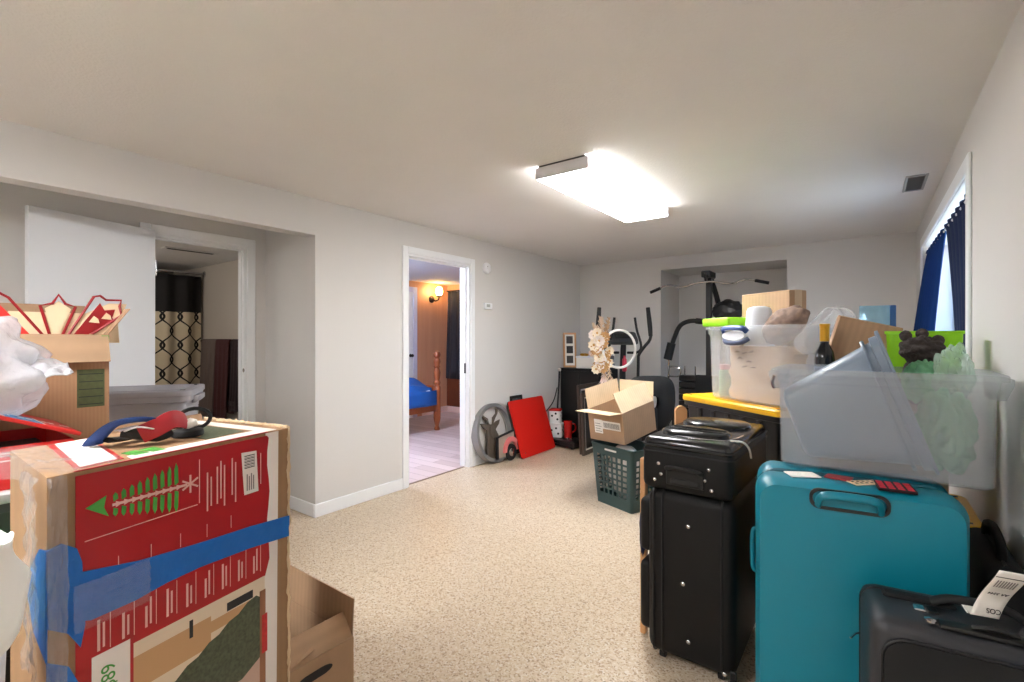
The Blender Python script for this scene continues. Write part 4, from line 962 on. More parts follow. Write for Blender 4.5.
for x in (-.29, -.17):
    b = MB(); b.tube([(x, .09, .06), (x, .09, .95)], .01, 8); b.build('guide_rod', chrome, T)
b = MB(); b.box((-.15, -.45, .42), (.15, -.05, .49), .02, 2); b.build('seat', black_fabric, T, 40)
b = MB(); b.box((-.14, -.05, .55), (.14, .0, .86), .02, 2); b.build('backrest', black_fabric, T, 40)
b = MB(); b.box((-.03, -.42, .06), (.03, -.36, .42)); b.build('seat_post', black_plastic, T)
for s in (-1, 1):
    b = MB(); b.tube([(s*.04, -.5, .36), (s*.2, -.5, .36)], .045, 12); b.build('leg_roller', black_rubber, T)
b = MB(); b.tube([(-.05, -.5, .36), (.05, -.5, .36)], .012, 8); b.tube([(0, -.5, .36), (0, -.42, .30)], .012, 8); b.build('roller_axle', chrome, T)
b = MB(); b.blob((-1.24, 5.72, 1.58), (.17, .07, .12), 4, .16, 2.4, 6, ridge=True); tag(b.build('jacket', mat('black_nylon_bag', (26, 26, 28), .3, bump=.4, bscale=20), None, 60), 'crumpled black jacket slung on the home gym upright', 'jacket')

# laundry basket and open carton on it
LB = thing('laundry_basket', 'dark green plastic laundry basket with square holes under an open carton', 'basket', (-1.50, 3.52, 0), R(-20))
bw0, bd0, bw1, bd1, bh = .36, .27, .43, .33, .465
def wallgrid(face):
    # lattice wall with square holes, thin bars built as one moulded panel
    b = MB(); nx, nz = (6, 7)
    def P(s, z, off=0):
        k = z/bh; w = (bw0*(1-k)+bw1*k)/2-.02; d = (bd0*(1-k)+bd1*k)/2
        if face in ('-y', '+y'): q = -1 if face == '-y' else 1; return (s*w, q*(d+off), z)
        dd = (bd0*(1-k)+bd1*k)/2-.02; ww = (bw0*(1-k)+bw1*k)/2; q = -1 if face == '-x' else 1
        return (q*(ww+off), s*dd, z)
    z0, z1 = .09, .385
    def slab(s0, s1, za, zb):
        b.loft([[P(s0, za, -.003), P(s1, za, -.003), P(s1, zb, -.003), P(s0, zb, -.003)], [P(s0, za, 0), P(s1, za, 0), P(s1, zb, 0), P(s0, zb, 0)]])
    slab(-1, 1, 0.0, z0); slab(-1, 1, z1, bh)
    hs = (1-.18)*2/nx; 
    slab(-1, -.82, z0, z1); slab(.82, 1, z0, z1)
    cw = 1.64/nx
    for i in range(nx-1): slab(-.82+cw*(i+1)-cw*.19, -.82+cw*(i+1)+cw*.19, z0, z1)
    ch = (z1-z0)/nz
    for j in range(nz-1):
        for i in range(nx):
            a = -.82+cw*i+(cw*.19 if i else 0); c = -.82+cw*(i+1)-(cw*.19 if i < nx-1 else 0)
            slab(a, c, z0+ch*(j+1)-ch*.17, z0+ch*(j+1)+ch*.17)
    return b.build('lattice_wall', basket_m, LB, 0)
for fc in ('-y', '+y', '-x', '+x'): wallgrid(fc)
for sx in (-1, 1):
    for sy in (-1, 1):
        b = MB(); b.loft([[(sx*(w/2-.0205+.0215*math.cos(a)), sy*(d/2-.0205+.0215*math.sin(a)), z) for a in [PI/2*k/5 for k in range(6)]]+[(sx*(w/2-.0205+.0175*math.cos(a)), sy*(d/2-.0205+.0175*math.sin(a)), z) for a in [PI/2*k/5 for k in range(5, -1, -1)]] for w, d, z in ((bw0, bd0, 0), (bw1, bd1, bh))]); b.build('corner_post', basket_m, LB, 50)
b = MB(); b.loft([rrect(bw0-.01, bd0-.01, .02, 0), rrect(bw0-.01, bd0-.01, .02, .006)]); b.build('base', basket_m, LB)
b = MB(); b.loft([rrect(bw1-.01, bd1-.01, .03, bh-.012), rrect(bw1+.02, bd1+.02, .04, bh-.012), rrect(bw1+.02, bd1+.02, .04, bh), rrect(bw1-.01, bd1-.01, .03, bh)], closed=True); b.build('rim', basket_m, LB, 40)
b = MB(); b.box((-.06, -bd1/2-.006, bh-.04), (.06, -bd1/2-.002, bh-.026), .003, 1); b.build('handle_label', paper, LB)
b = MB().t(TR((-1.50, 3.52, 0), rz=R(-20))); b.blob((0, 0, .25), (.155, .115, .21), 4, .1, 2, 8, flatz=.008); tag(b.build('laundry_bundle', mat('pale_laundry', (214, 206, 200), .9, bump=.5, bscale=20), None, 60), 'bundle of pale laundry inside the green basket', 'laundry')
OB = carton('open_carton', 'open cardboard carton with raised flaps and shipping label on the laundry basket', 'box', (-1.57, 3.634, .512), 0, .42, .33, .24, card, [('-y', -24, .16), ('+y', 4, .16), ('-x', 80, .15), ('+x', 10, .15)], card_in, rot=(0, R(-9), R(77)))
for nm, y0, y1, z0, z1 in (('shipping_label', .03, .11, .06, .17), ('barcode_label', -.14, .03, .10, .165)):
    b = MB(); b.box((-.2112, y0, z0), (-.2102, y1, z1)); b.build(nm, paper, OB)
for k in range(20):
    b = MB(); b.box((-.2118, -.13+k*.0075, .112), (-.211, -.1275+k*.0075+.0015*(k % 2), .152)); b.build('barcode_bar', ink, OB)
for k in range(4):
    b = MB(); b.box((-.2118, .04+.01*(k % 2), .075+k*.02), (-.211, .10, .078+k*.02)); b.build('label_line', ink, OB)

# ================================================================ RIGHT-HAND PILE
# three black totes with yellow lids, turned against the room
ed = Vector((.807, -.59)); pp = Vector((.59, .807)); A0 = Vector((-.943, 3.048)); az = math.atan2(-.59, .807)
def lp(a, p): v = A0+ed*a+pp*p; return v
c = lp(.38, .25)
for k, lb in enumerate(('black tote with yellow lid at the bottom of the left stack', 'black tote with yellow lid in the middle of the left stack', 'black tote with yellow lid carrying the clear tote')):
    tote('storage_tote', lb, 'storage tote', (c.x, c.y, k*.311), az, .745, .49, .31, black_plastic, yellow, group='black totes with yellow lids')
# right stack of two, near the window wall
for k, lb in enumerate(('black tote with yellow lid on the floor behind the teal suitcase', 'upper black tote with yellow lid behind the teal suitcase')):
    tote('storage_tote', lb, 'storage tote', (.07, 2.53, k*.311), 0, .51, .43, .31, black_plastic, yellow, group='black totes with yellow lids')

# clear tote with blue handle on the yellow lid
c = lp(.485, .235)
CT = thing('clear_tote', 'clear plastic tote with a blue and white handle on the yellow lid', 'storage tote', (c.x, c.y, .935), az)
Lc, Wc, Hc = .60, .40, .41
def clear_shell(T, L, Wd, H, tp, m, t=.003, r=.035, lip=.018):
    b = MB()
    b.loft([rrect(L-tp*2-.02, Wd-tp*2-.02, r, 0), rrect(L-tp*2, Wd-tp*2, r, .01), rrect(L-.02, Wd-.02, r, H-.05), rrect(L-.008, Wd-.008, r, H-.045), rrect(L-.006, Wd-.006, r, H-.02), rrect(L+lip, Wd+lip, r+.01, H-.018), rrect(L+lip, Wd+lip, r+.01, H-.004), rrect(L+lip-.006, Wd+lip-.006, r+.01, H),
            rrect(L-.008-2*t, Wd-.008-2*t, r, H), rrect(L-.008-2*t, Wd-.008-2*t, r, H-.043), rrect(L-.02-2*t, Wd-.02-2*t, r, H-.052), rrect(L-tp*2-2*t-.002, Wd-tp*2-2*t-.002, r, .008)])
    return b.build('tote_shell', m, T, 40)
clear_shell(CT, Lc, Wc, Hc, .02, frost2)
hx = -.045; Hc = .385
b = MB(); b.tube([(hx-.085, -Wc/2-.012, Hc-.008), (hx-.07, -Wc/2-.03, Hc+.012), (hx, -Wc/2-.034, Hc+.016), (hx+.07, -Wc/2-.03, Hc+.012), (hx+.085, -Wc/2-.012, Hc-.008)], .013, 8, flat=(.6, 1.2), sub=5); hb_ = b.build('handle_top', mat('handle_blue', (44, 70, 130), .35), CT, 60)
b = MB(); b.loft([[(hx+.082*math.cos(a), -Wc/2-.028, Hc-.028+.024*math.sin(a)) for a in [2*PI*k/24 for k in range(24)]], [(hx+.088*math.cos(a), -Wc/2-.008, Hc-.028+.028*math.sin(a)) for a in [2*PI*k/24 for k in range(24)]]]); b.build('handle_plate', door_white, CT, 50)
b = MB(); b.tube([(hx-.09, -Wc/2-.006, Hc-.04), (hx-.06, -Wc/2-.024, Hc-.062), (hx, -Wc/2-.028, Hc-.068), (hx+.06, -Wc/2-.024, Hc-.062), (hx+.09, -Wc/2-.006, Hc-.04)], .012, 8, flat=(.7, 1.1), sub=5); b.build('handle_grip', mat('handle_slate', (70, 80, 108), .35), CT, 60)
Hc = .41
rs = random.Random(11)
for k, (x, z) in enumerate(((-.07, .27), (-.02, .265), (.03, .275), (-.05, .235), (.01, .225), (-.02, .195), (.04, .19))):
    b = MB(); b.tube([(x+i*.008, -Wc/2+.0085-.02*(1-z/Hc)*0-.0005+(.012*(1-z/.36)), z+rs.uniform(-.006, .006)) for i in range(5)], .0014, 5, sub=2); b.build('handwriting', ink, CT)
# contents of the clear tote
def inside(a, p, z, name, label, cat, fn):
    v = lp(a, p); o = fn(v, z); return o
v = lp(.375, .345); carton('shipping_carton', 'upright plain cardboard carton standing in the back of the clear tote', 'box', (v.x, v.y, .949), az, .34, .12, .59, card, closed=True, tape=mat('clear_packing_tape', (214, 190, 160), .2))
v = lp(.52, .155); b = MB().t(TR((v.x, v.y, 0), rz=az))
b.loft([rrect(.40+.02*math.sin(k*2.1), .17+.012*math.sin(k*1.7), .05, .948+k*.036, 5, .006*math.sin(k*3), 0) for k in range(9)]); tag(b.build('folded_blanket', mat('beige_fabric', (214, 180, 146), .9, bump=.4, bscale=30), None, 60), 'beige folded fabric seen through the front of the clear tote', 'blanket')
v = lp(.255, .12); T = thing('green_jar', 'small green and pink jar inside the left end of the clear tote', 'jar', (v.x, v.y, .947))
b = MB(); b.lathe([(.03, 0), (.034, .01), (.034, .13), (.026, .15)], 16); b.build('jar_body', mat('sage_glaze', (160, 190, 150), .4), T)
b = MB(); b.lathe([(.028, .15), (.03, .152), (.03, .18), (.002, .182)], 16); b.build('jar_lid', mat('pink_lid', (220, 170, 170), .4), T)
v = lp(.345, .27); T = thing('lime_lid', 'lime green plastic lid lying across the left end of the clear tote', 'tray', (v.x+.0, v.y, 1.349), az)  # loose lime lid laid across the tote
b = MB(); b.loft([rrect(.21, .30, .012, 0), rrect(.22, .31, .014, .006), rrect(.22, .31, .014, .040), rrect(.21, .30, .012, .046)]); b.build('lid_plate', lime, T, 40)
b = MB(); b.loft([rrect(.16, .25, .02, .0455), rrect(.15, .24, .02, .05)]); b.build('raised_panel', lime, T, 40)
T.location = (lp(.255, .20).x, lp(.255, .20).y, 1.348)
v = lp(.475, .15); T = thing('white_cup', 'white plastic tub standing upside down on the clear tote contents', 'tub', (v.x, v.y, 1.225))
b = MB(); b.lathe([(.075, 0), (.078, .012), (.074, .016), (.062, .20), (.054, .218), (.03, .226), (.002, .228)], 24); b.build('tub_body', mat('white_plastic', (232, 234, 240), .35, transl=.2), T, 40)
b = MB(); b.lathe([(.081, .0), (.081, .01), (.076, .012)], 24); b.build('tub_rim', door_white, T, 40)
# patterned pillow and clear lids
pat = mat('patterned_cloth', (150, 126, 112), .85, var=.95, vscale=34)
v = lp(.645, .10)
def pillow(u, w_):
    x = (u-.5)*2; y = (w_-.5)*2; e = (1-x**4)*(1-y**4)
    return x, y, e
v = lp(.63, .16); T = thing('patterned_pillow', 'brown and white patterned pillow stuffed into the clear tote', 'pillow', (v.x, v.y, 1.345), rot=(0, R(-36), az+.35))
b = MB(); b.blob((0, 0, 0), (.125, .05, .075), 4, .18, 2.2, 12); b.build('pillow_body', pat, T, 70)
b = MB(); b.tube([(.12*math.cos(2*PI*k/24), .0, .052*math.sin(2*PI*k/24)) for k in range(24)], .005, 6, closed=True); b.build('piping', ink, T)
for k, (a, p, tl) in enumerate(((.75, .14, -42), (.765, .19, -40))):
    v = lp(a, p)
    T = thing('clear_lid', ('front clear plastic lid leaning out of the tote', 'rear clear plastic lid leaning out of the tote')[k], 'tray', (v.x, v.y, 1.23), rot=(R(0), R(42), az+R(20)), group='clear lids in the tote')
    b = MB(); b.loft([[(p_[0], y, p_[1]+.11) for p_ in rrect(.10, .25, .04, 0)] for y in (-.004, .004)]); b.build('lid_plate', frost2, T, 40)
    b = MB(); b.tube([(p_[0], -.006, p_[1]+.11) for p_ in rrect(.10, .25, .04, 0)], .005, 6, closed=True); b.build('lid_rim', frost2, T, 40)

# cartons etc. on the right stack
carton('storage_carton', 'plain beige carton on the upper yellow lid behind the frosted tote', 'box', (.04, 2.545, .624), 0, .40, .36, .395, card_l, closed=True)
T = thing('wine_bottle', 'dark bottle with gold foil cap between the two cartons', 'bottle', (-.145, 2.42, 1.021))
b = MB(); b.lathe([(.034, 0), (.037, .006), (.037, .17), (.033, .2), (.016, .235), (.015, .25)], 20); b.build('bottle_glass', mat('dark_glass', (14, 16, 20), .08), T, 40)
b = MB(); b.lathe([(.0165, .245), (.0175, .25), (.0175, .305), (.019, .306), (.019, .318), (.002, .319)], 18); b.build('foil_cap', gold, T, 40)
b = MB(); b.lathe([(.0375, .06), (.0375, .14)], 20); b.build('bottle_label', mat('label_slate', (100, 108, 130), .5), T, 40)
carton('tilted_carton', 'brown taped carton tilted against the bottle behind the blue grey tub', 'box', (-.075, 2.59, 1.05), 0, .225, .14, .31, card, closed=True, tape=mat('brown_tape', (170, 118, 76), .3), rot=(R(0), R(15), R(6)))
T = thing('snack_bag', 'shiny blue and silver packet standing behind the tilted carton', 'packet', (.035, 2.70, 1.19), R(6))
b = MB(); b.grid(lambda u, w_: ((u-.5)*.13, .018*math.sin(PI*w_)*math.cos(PI*(u-.5))+.003*noise.noise(Vector((u*9, w_*9, 1))), w_*.235), 16, 16); b.grid(lambda u, w_: ((u-.5)*.13, -.018*math.sin(PI*w_)*math.cos(PI*(u-.5))+.003*noise.noise(Vector((u*9, w_*9, 1))), w_*.235), 16, 16); b.build('packet', mat('silver_blue_foil', (150, 196, 224), .2, .4, var=.5, vscale=14), T, 70)
b = MB(); b.box((.045, -.012, .02), (.066, .012, .235), .003, 1); b.build('blue_edge', mat('deep_blue', (22, 86, 150), .3), T, 30)
b = MB(); b.box((-.05, -.02, -.172), (.06, .02, .01), .01, 2); b.build('lower_fold', mat('silver_blue_foil', (150, 196, 224)), T, 30)
T = thing('lime_bin', 'lime green plastic bin under the window behind the grey plush', 'bin', (.18, 2.575, 1.02), 0)
b = MB(); b.loft([rrect(.22, .09, .02, 0), rrect(.24, .11, .025, .275), rrect(.25, .12, .03, .277), rrect(.25, .12, .03, .288), rrect(.23, .10, .025, .288), rrect(.21, .08, .02, .006)]); b.build('bin_body', lime, T, 40)
T = thing('plush_toy', 'lumpy dark grey plush toy with small ears sitting before the lime bin', 'plush toy', (.165, 2.425, 1.02))
fur = mat('grey_fur', (70, 62, 60), .95, bump=1.0, bscale=70, var=.5, vscale=30)
b = MB(); b.blob((0, 0, .09), (.062, .055, .095), 4, .12, 3, 5, flatz=.002); b.build('body', fur, T, 70)
b = MB(); b.blob((0, -.012, .215), (.062, .05, .052), 4, .4, 2.6, 6); b.build('head', fur, T, 70)
for x, z in ((-.045, .268), (.004, .275), (.05, .25)):
    b = MB(); b.blob((x, 0, z), (.02, .012, .022), 3, .1, 3, 7); b.build('ear' if x else 'tuft', fur, T, 70)
for s in (-1, 1):
    b = MB(); b.blob((s*.05, -.04, .06), (.022, .04, .025), 3, .1, 3, 8); b.build('paw', fur, T, 70)
T = thing('boxed_item', 'small red and white boxed item at the far corner of the yellow lid', 'box', (lp(.13, .36).x, lp(.13, .36).y, .934), az+.4)
b = MB(); b.box((-.05, -.03, 0), (.05, .03, .16), .002, 1); b.build('box_body', print_white, T, 30)
b = MB(); b.box((-.051, -.031, .0), (.051, .031, .05)); b.build('red_band', mat('coral', (226, 96, 80), .5), T)
b = MB(); b.box((-.051, -.031, .10), (.051, .031, .15)); b.build('dark_band', ink, T)

# teal suitcase
te = math.atan2(.131, .991); tc = Vector((-.286, 1.715))+Vector((.991, .131))*.2585+Vector((-.131, .991))*.155
TS = thing('suitcase', 'large teal hard-shell suitcase standing upright under the frosted tote', 'suitcase', (tc.x, tc.y, 0), te)
w, d, h = .53, .31, .832
def shell(w, d, z0, z1, r, name, m, T, y0=0, bulge=.0):
    b = MB(); n = 4
    loops = []
    for k in range(7):
        t = k/6; y = y0-d/2+d*t; ins = .016*(1-math.sin(PI*min(max(t, 0), 1))**.35)
        loops.append([(p[0], y, (z0+z1)/2+p[1]) for p in rrect(w-2*ins, z1-z0-2*ins, r, 0, 6)])
    b.loft(loops); return b.build(name, m, T, 45)
shell(w, .152, .045, h, .05, 'front_shell', teal, TS, -.0785)
shell(w, .152, .045, h, .05, 'rear_shell', teal, TS, .0785)
b = MB(); b.tube([(p[0], 0, (.045+h)/2+p[1]) for p in rrect(w-.012, h-.045-.012, .062, 0, 6)], .008, 8, closed=True); b.build('zip', mat('dark_teal', (0, 84, 100), .5), TS)
# recessed handle on the upper front
hxc, hz = -.015, .792
b = MB(); b.loft([[(hxc+p[0], y, hz+p[1]) for p in rrect(.20+e, .062+e, .026, 0, 5)] for y, e in ((-.150, 0), (-.1585, 0), (-.1585, -.016), (-.150, -.02))]); b.build('handle_recess', black_plastic, TS, 40)
b = MB(); b.tube([(hxc-.078, -.156, hz-.02), (hxc-.072, -.172, hz+.008), (hxc-.045, -.18, hz+.02), (hxc+.045, -.18, hz+.02), (hxc+.072, -.172, hz+.008), (hxc+.078, -.156, hz-.02)], .011, 10, flat=(.8, 1.2), sub=5); b.build('handle', teal, TS, 60)
b = MB(); b.tube([(-w/2+.004, .05, .60), (-w/2-.012, .05, .585), (-w/2-.015, .05, .52), (-w/2-.012, .05, .455), (-w/2+.004, .05, .44)], .008, 8, sub=4); b.build('side_handle', teal, TS, 60)
for sx in (-1, 1):
    for sy in (-1, 1):
        b = MB().t(TR((sx*(w/2-.06), sy*.11, .026), ry=R(90))); b.lathe([(.012, -.014), (.026, -.012), (.026, .012), (.012, .014)], 16); b.build('wheel', black_rubber, TS)
        b = MB(); b.box((sx*(w/2-.06)-.025, sy*.11-.02, .035), (sx*(w/2-.06)+.025, sy*.11+.02, .06), .006, 1); b.build('wheel_housing', black_plastic, TS, 30)
# loose flat things on the suitcase
M0 = Matrix.Translation((tc.x, tc.y, 0)) @ Matrix.Rotation(te, 4, 'Z')
def flat_thing(name, label, cat, x, y, rz, w_, d_, m, t=.006, z=h+.001):
    P = M0 @ Vector((x, y, z)); T = thing(name, label, cat, P, te+rz)
    b = MB(); b.box((-w_/2, -d_/2, 0), (w_/2, d_/2, t), .001, 1); b.build('card', m, T, 30); return T
flat_thing('card', 'small white card under the left end of the frosted tote', 'card', -.13, -.06, .4, .09, .06, paper, .004)
flat_thing('card', 'small dark red card under the middle of the frosted tote', 'card', -.03, -.045, -.3, .07, .05, mat('dark_red_card', (150, 40, 44), .5), .005)
T = flat_thing('card', 'cream card with dark spots tucked under the frosted tote', 'card', .035, -.07, .6, .09, .04, cream, .004)
for k in range(10):
    b = MB(); b.box((-.038+(k % 5)*.017, -.012+(k//5)*.016, .004), (-.031+(k % 5)*.017, -.005+(k//5)*.016, .0046)); b.build('spot', ink, T)
T = flat_thing('pot_holder', 'red and black checked pot holder hanging over the suitcase handle', 'pot holder', .105, -.09, 0, .09, .09, mat('check_black', (40, 18, 24), .9), .008)
for i in range(4):
    for j in range(4):
        b = MB(); b.box((-.042+i*.022, -.042+j*.022, .0075), (-.026+i*.022, -.026+j*.022, .0095), .001, 1); b.build('check', mat('check_red', (206, 50, 70), .9), T)

# frosted tote with tub and bags
FT = thing('frosted_tote', 'large frosted tote holding a blue grey tub, resting on the teal suitcase', 'storage tote', (.027, 2.105, .838), R(-1))
clear_shell(FT, .575, .39, .335, .014, frost, .003, .03, .028)
for sx in (-1, 1):
    b = MB(); b.loft([rrect(.03, .16, .008, .255, 3, sx*.293, 0), rrect(.05, .17, .01, .30, 3, sx*.30, 0), rrect(.05, .17, .01, .318, 3, sx*.30, 0)]); b.build('handle', frost, FT, 40)
b = MB(); b.tube([(-.312, -.03, .30), (-.322, -.02, .27), (-.318, 0, .25)], .006, 6, sub=3); b.build('handle_tie', mat('brown_cord', (86, 44, 34), .7), FT)
# tilted tub: axis points right and up
ax = math.atan2(.16, .40)
T = thing('blue_grey_tub', 'blue grey plastic tub tipped on its side inside the frosted tote', 'tub', (-.218, 2.10, .985), rot=(0, R(90)-R(19), 0))
b = MB(); hw = .33
b.loft([rrect(.22, .24, .04, 0), rrect(.25, .27, .05, .012), rrect(.41, .30, .05, hw-.03), rrect(.44, .32, .055, hw-.028), rrect(.445, .325, .055, hw-.006), rrect(.475, .335, .06, hw-.004), rrect(.475, .335, .06, hw+.004), rrect(.40, .29, .05, hw+.004), rrect(.23, .25, .045, .018)])
b.build('tub_body', blue_tub, T, 40)
b = MB(); b.tube([(p[0], p[1], hw-.05) for p in rrect(.425, .312, .055, 0, 5)], .006, 6, closed=True); b.build('rim_bead', blue_tub, T, 50)
T.location = (-.212, 2.10, .972)
for k, (cx, cy, cz, rx, rz_, sd) in enumerate(((.20, 2.09, .985, .075, .13, 1), (.15, 2.17, 1.13, .055, .075, 2), (.225, 2.11, 1.16, .05, .095, 3))):
    b = MB(); b.blob((cx, cy, cz), (rx, .11 if k == 0 else .06, rz_), 5, .22, 2.2, sd+20, ridge=True, flatz=.85)
    tag(b.build('plastic_bag', green_film if k != 2 else mat('pale_film', (220, 240, 230), .08, clear=.68, transl=.3, bump=1.0, bscale=34), None, 60), ('pale green crumpled plastic filling the right end of the frosted tote', 'green plastic bundle bulging over the tote rim beside the tub', 'clear plastic bag sticking up highest above the frosted tote rim')[k], 'plastic bag')

# black luggage in the middle
TS2 = thing('suitcase', 'tall black soft suitcase standing sideways beside the teal one', 'suitcase', (-.55, 2.125, 0))
b = MB(); b.box((-.165, -.245, .03), (.165, .245, .68), .04, 4); b.build('case_body', black_ny, TS2, 45)
for zz, zh in ((.08, .36), (.40, .62)):
    b = MB(); b.box((-.215, -.2, zz), (-.155, .2, zh), .025, 3); b.build('pocket', black_ny, TS2, 45)
for x in (-.135, -.10, .12):
    b = MB(); b.tube([(x, p[0], .355+p[1]) for p in rrect(.496, .656, .045, 0, 5)], .004, 6, closed=True); b.build('zip', black_rubber, TS2, 50)
for x, z in ((.0, .56), (.0, .12), (-.02, .335), (.13, .05)):
    b = MB().t(TR((x, -.245, z), rx=R(90))); b.lathe([(.008, 0), (.008, .003), (.004, .006), (.001, .0065)], 10); b.build('stud', chrome, TS2)
for y in (-.2, .2):
    for x in (-.11, .11):
        b = MB().t(TR((x, y, .022), ry=R(90))); b.lathe([(.01, -.012), (.022, -.01), (.022, .01), (.01, .012)], 14); b.build('wheel', black_rubber, TS2)
b = MB(); b.box((.148, -.25, .02), (.17, -.235, .07), .004, 1); b.build('corner_guard', black_plastic, TS2, 30)
TS3 = thing('suitcase', 'smaller black suitcase with glossy padded top lying on the tall black suitcase', 'suitcase', (-.55, 2.165, .683), R(-2))
b = MB(); b.box((-.172, -.30, 0), (.172, .31, .175), .028, 4); b.build('case_body', black_ny, TS3, 45)
b = MB(); b.box((-.168, -.296, .150), (.168, .306, .205), .024, 4); b.build('lid_panel', black_gloss, TS3, 45)
def pocket(x, y, w_, d_, z, m, name):
    b = MB(); b.loft([rrect(w_, d_, min(w_, d_)*.45, z, 6, x, y), rrect(w_-.006, d_-.006, min(w_, d_)*.45, z+.012, 6, x, y), rrect(w_-.03, d_-.03, min(w_, d_)*.42, z+.02, 6, x, y)]); return b.build(name, m, TS3, 50)
pk = pocket(-.01, -.13, .27, .19, .203, black_gloss, 'front_pocket')
pocket(.0, .13, .29, .22, .203, black_gloss, 'rear_pocket')
for k in range(2):
    b = MB(); b.tube([(-.11, -.15+k*.05, .2235), (0, -.165+k*.05, .2245), (.10, -.15+k*.05, .2235)], .0035, 6, sub=4); b.build('seam', black_rubber, pk, 60)
b = MB(); b.box((-.03, -.185, .2225), (.04, -.179, .2245)); b.build('name_plate', chrome, pk)
b = MB(); b.tube([(p[0], p[1]+.005, .1745) for p in rrect(.345, .612, .03, 0, 5)], .004, 6, closed=True); b.build('zip', black_rubber, TS3, 50)
b = MB(); b.tube([(p[0], p[1]+.005, .150) for p in rrect(.346, .613, .03, 0, 5)], .003, 6, closed=True); b.build('piping', black_rubber, TS3, 50)
b = MB(); b.tube([(-.06, -.302, .085), (-.055, -.325, .10), (.0, -.335, .105), (.055, -.325, .10), (.06, -.302, .085)], .011, 8, flat=(1, .7), sub=5); b.build('handle', black_rubber, TS3, 60)
b = MB(); b.box((-.07, -.308, .03), (.075, -.298, .095), .004, 1); b.build('handle_base', black_plastic, TS3, 30)
b = MB(); b.box((-.05, -.312, .038), (.06, -.305, .06), .003, 1); b.build('grip_bar', black_rubber, TS3, 30)
for x, z in ((-.10, .105), (.09, .11), (-.09, .065), (.075, .068), (-.115, .04), (.10, .035)):
    b = MB().t(TR((x, -.30, z), rx=R(90))); b.lathe([(.007, 0), (.007, .004), (.003, .007), (.001, .0075)], 10); b.build('stud', chrome, TS3)
b = MB(); b.tube([(.14, -.20, .205), (.172, -.16, .200), (.187, -.12, .17), (.19, -.10, .13)], .004, 6, sub=4); b.build('tag_string', paper, TS3, 60)
b = MB(); b.tube([(-.06, -.24, .2), (.05, -.23, .206), (.13, -.19, .205), (.15, -.05, .205)], .0025, 6, sub=4); b.build('piping', chrome, TS3, 60)
# wooden slat and cane standing behind the suitcases
T = thing('wooden_board', 'narrow tan wooden board with rounded top standing behind the black suitcases', 'board', (-.80, 2.60, 0), R(36))
b = MB(); b.prism([(-.03, 0), (.03, 0), (.03, .89)]+[(.03*math.cos(a), .89+.03*math.sin(a)) for a in [PI*k/8 for k in range(1, 8)]]+[(-.03, .89)], -.012, .012, 'xz'); b.build('slat', lightwood, T, 30)
T = thing('wooden_post', 'thin tan wooden post with a navy wrap beside the laundry basket', 'post', (-.783, 2.03, 0), R(0))
b = MB(); b.box((-.012, -.016, 0), (.012, .016, .76), .004, 1); b.build('post_shaft', lightwood, T, 30)
b = MB(); b.blob((0, .0, .45), (.016, .028, .14), 4, .2, 3, 4); b.build('navy_wrap', navy, T, 60)

# black carry-on in the near right corner
CO = thing('suitcase', 'black carry-on suitcase with a paper luggage tag in front of the teal one', 'suitcase', (.165, 1.617, 0), te)
b = MB(); b.box((-.175, -.115, .025), (.172, .115, .595), .038, 5); b.build('case_body', mat('carry_leather', (40, 42, 47), .42, bump=.15, bscale=400), CO, 45)
b = MB(); b.loft([[(p[0], y, .305+p[1]) for p in rrect(.30+e, .50+e, .05, 0, 6)] for y, e in ((-.113, 0), (-.124, 0), (-.128, -.02))]); b.build('front_panel', black_fabric, CO, 45)
b = MB(); b.tube([(p[0], -.119, .305+p[1]) for p in rrect(.306, .506, .052, 0, 6)], .004, 6, closed=True); b.build('piping', steel, CO, 50)
b = MB(); b.tube([(p[0], .06, .31+p[1]) for p in rrect(.348, .571, .04, 0, 6)], .004, 6, closed=True); b.build('zip', black_rubber, CO, 50)
b = MB(); b.box((-.13, .015, .592), (.02, .05, .604), .005, 1); b.build('strap', black_fabric, CO, 30)
b = MB(); b.tube([(-.03, .02, .605), (.0, .015, .622), (.05, .01, .628), (.11, .01, .622), (.14, .015, .602)], .014, 10, flat=(1.1, .7), sub=4); b.build('handle', black_rubber, CO, 60)
for x in (-.06, -.035):
    b = MB(); b.box((x-.014, -.03, .592), (x+.010, .0, .600), .003, 1); b.build('buckle', chrome if x < -.05 else black_plastic, CO, 30)
b = MB(); b.box((-.04, -.10, .592), (.17, -.06, .604), .006, 2); b.build('zip_flap', black_plastic, CO, 40)
b = MB(); b.tube([(.02, -.08, .606), (.06, -.085, .614), (.10, -.08, .606)], .008, 8, flat=(1, .6), sub=3); b.build('pull', black_rubber, CO, 60)
for x in (-.055, .15):
    b = MB().t(TR((x, -.085, .602))); b.lathe([(.012, 0), (.012, .004), (.006, .007), (.001, .0075)], 12); b.build('stud', chrome, CO)
b = MB(); b.tube([(-.172, .06, .46), (-.185, .05, .462), (-.20, .03, .455)], .003, 6, sub=3); b.build('zip_pull', chrome, CO)
for sx in (-1, 1):
    b = MB().t(TR((sx*.12, .09, .022), ry=R(90))); b.lathe([(.01, -.012), (.022, -.01), (.022, .01), (.01, .012)], 14); b.build('wheel', black_rubber, CO)
b = MB(); b.box((-.14, -.11, 0), (.14, -.08, .03), .005, 1); b.build('foot', black_plastic, CO, 30)
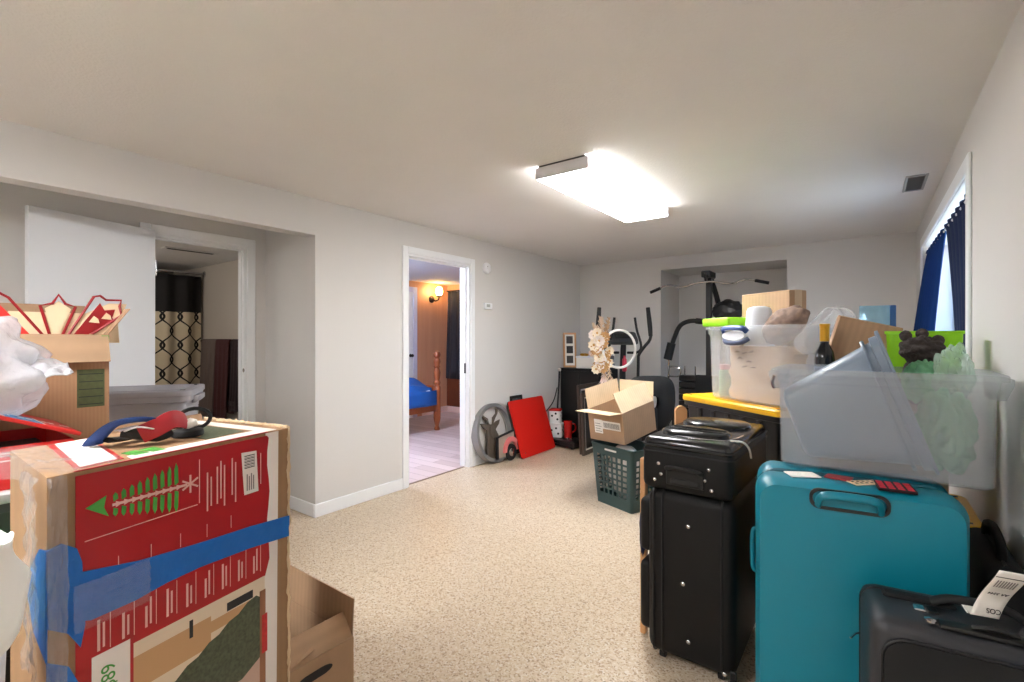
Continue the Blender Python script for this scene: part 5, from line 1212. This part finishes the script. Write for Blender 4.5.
# paper luggage tag looped round the handle
LT = thing('luggage_tag', 'curled white airline luggage tag with black print on the carry-on handle', 'luggage tag', (.218, 1.585, .648), rot=(R(14), R(8), R(30)))
def tagf(u, v): return ((u-.5)*.062+.014*math.sin(v*5.0), -.03+.024*math.sin(v*4.2+.5), -.02+v*.15)
b = MB(); b.grid(tagf, 6, 24); b.build('tag_paper', paper, LT, 70, solid=.0012)
b = MB(); b.grid(lambda u, v: (-.03+.05*u+.01*math.sin(v*3), -.008+.02*v, -.02-.012*math.sin(PI*v)), 6, 8); b.build('tag_loop', paper, LT, 70, solid=.0012)
def on_tag(v, dy=-.0012): x, y, z = tagf(.5, v); return (x, y+dy, z)
def tag_text(body, size, v, dx=0):
    p = on_tag(v, -.0025); s0 = tagf(.5, v-.03); s1 = tagf(.5, v+.03)
    tilt = math.atan2(s1[1]-s0[1], s1[2]-s0[2])
    text_part(body, size, ink, LT, TR((p[0]+dx, p[1], p[2]), rx=-tilt) @ Matrix.Rotation(R(90), 4, 'X') @ Matrix.Rotation(PI, 4, 'Z'), 'tag_lettering', .0003)
tag_text('AA 3244', .012, .42); tag_text('COS', .016, .10, .012); tag_text('12 JUN', .007, .30) if False else None
for k in range(8):
    b = MB(); b.grid(lambda u, v: Vector(tagf(.16+k*.09+.04*u, .60+.2*v))+Vector((0, -.0012, 0)), 1, 8); b.build('barcode_bar', mat('grey_ink', (130, 126, 124)), LT, 60, solid=.0004)
b = MB(); q0 = tagf(0, .88); q1 = tagf(1, .88); b.box((q0[0], q0[1]-.002, q0[2]-.0006), (q1[0], q0[1]-.0006, q0[2]+.0006)); b.build('rule_line', ink, LT)
# added black bag shape, stands in for the darkness between suitcase and wall
T = thing('added_dark_filler', 'added black bag shape filling the dark gap by the right wall', 'filler', (.312, 2.07, 0))
b = MB(); b.box((-.045, -.19, 0), (.045, .2, .64), .03, 4); b.build('filler_body', black_fabric, T, 45)
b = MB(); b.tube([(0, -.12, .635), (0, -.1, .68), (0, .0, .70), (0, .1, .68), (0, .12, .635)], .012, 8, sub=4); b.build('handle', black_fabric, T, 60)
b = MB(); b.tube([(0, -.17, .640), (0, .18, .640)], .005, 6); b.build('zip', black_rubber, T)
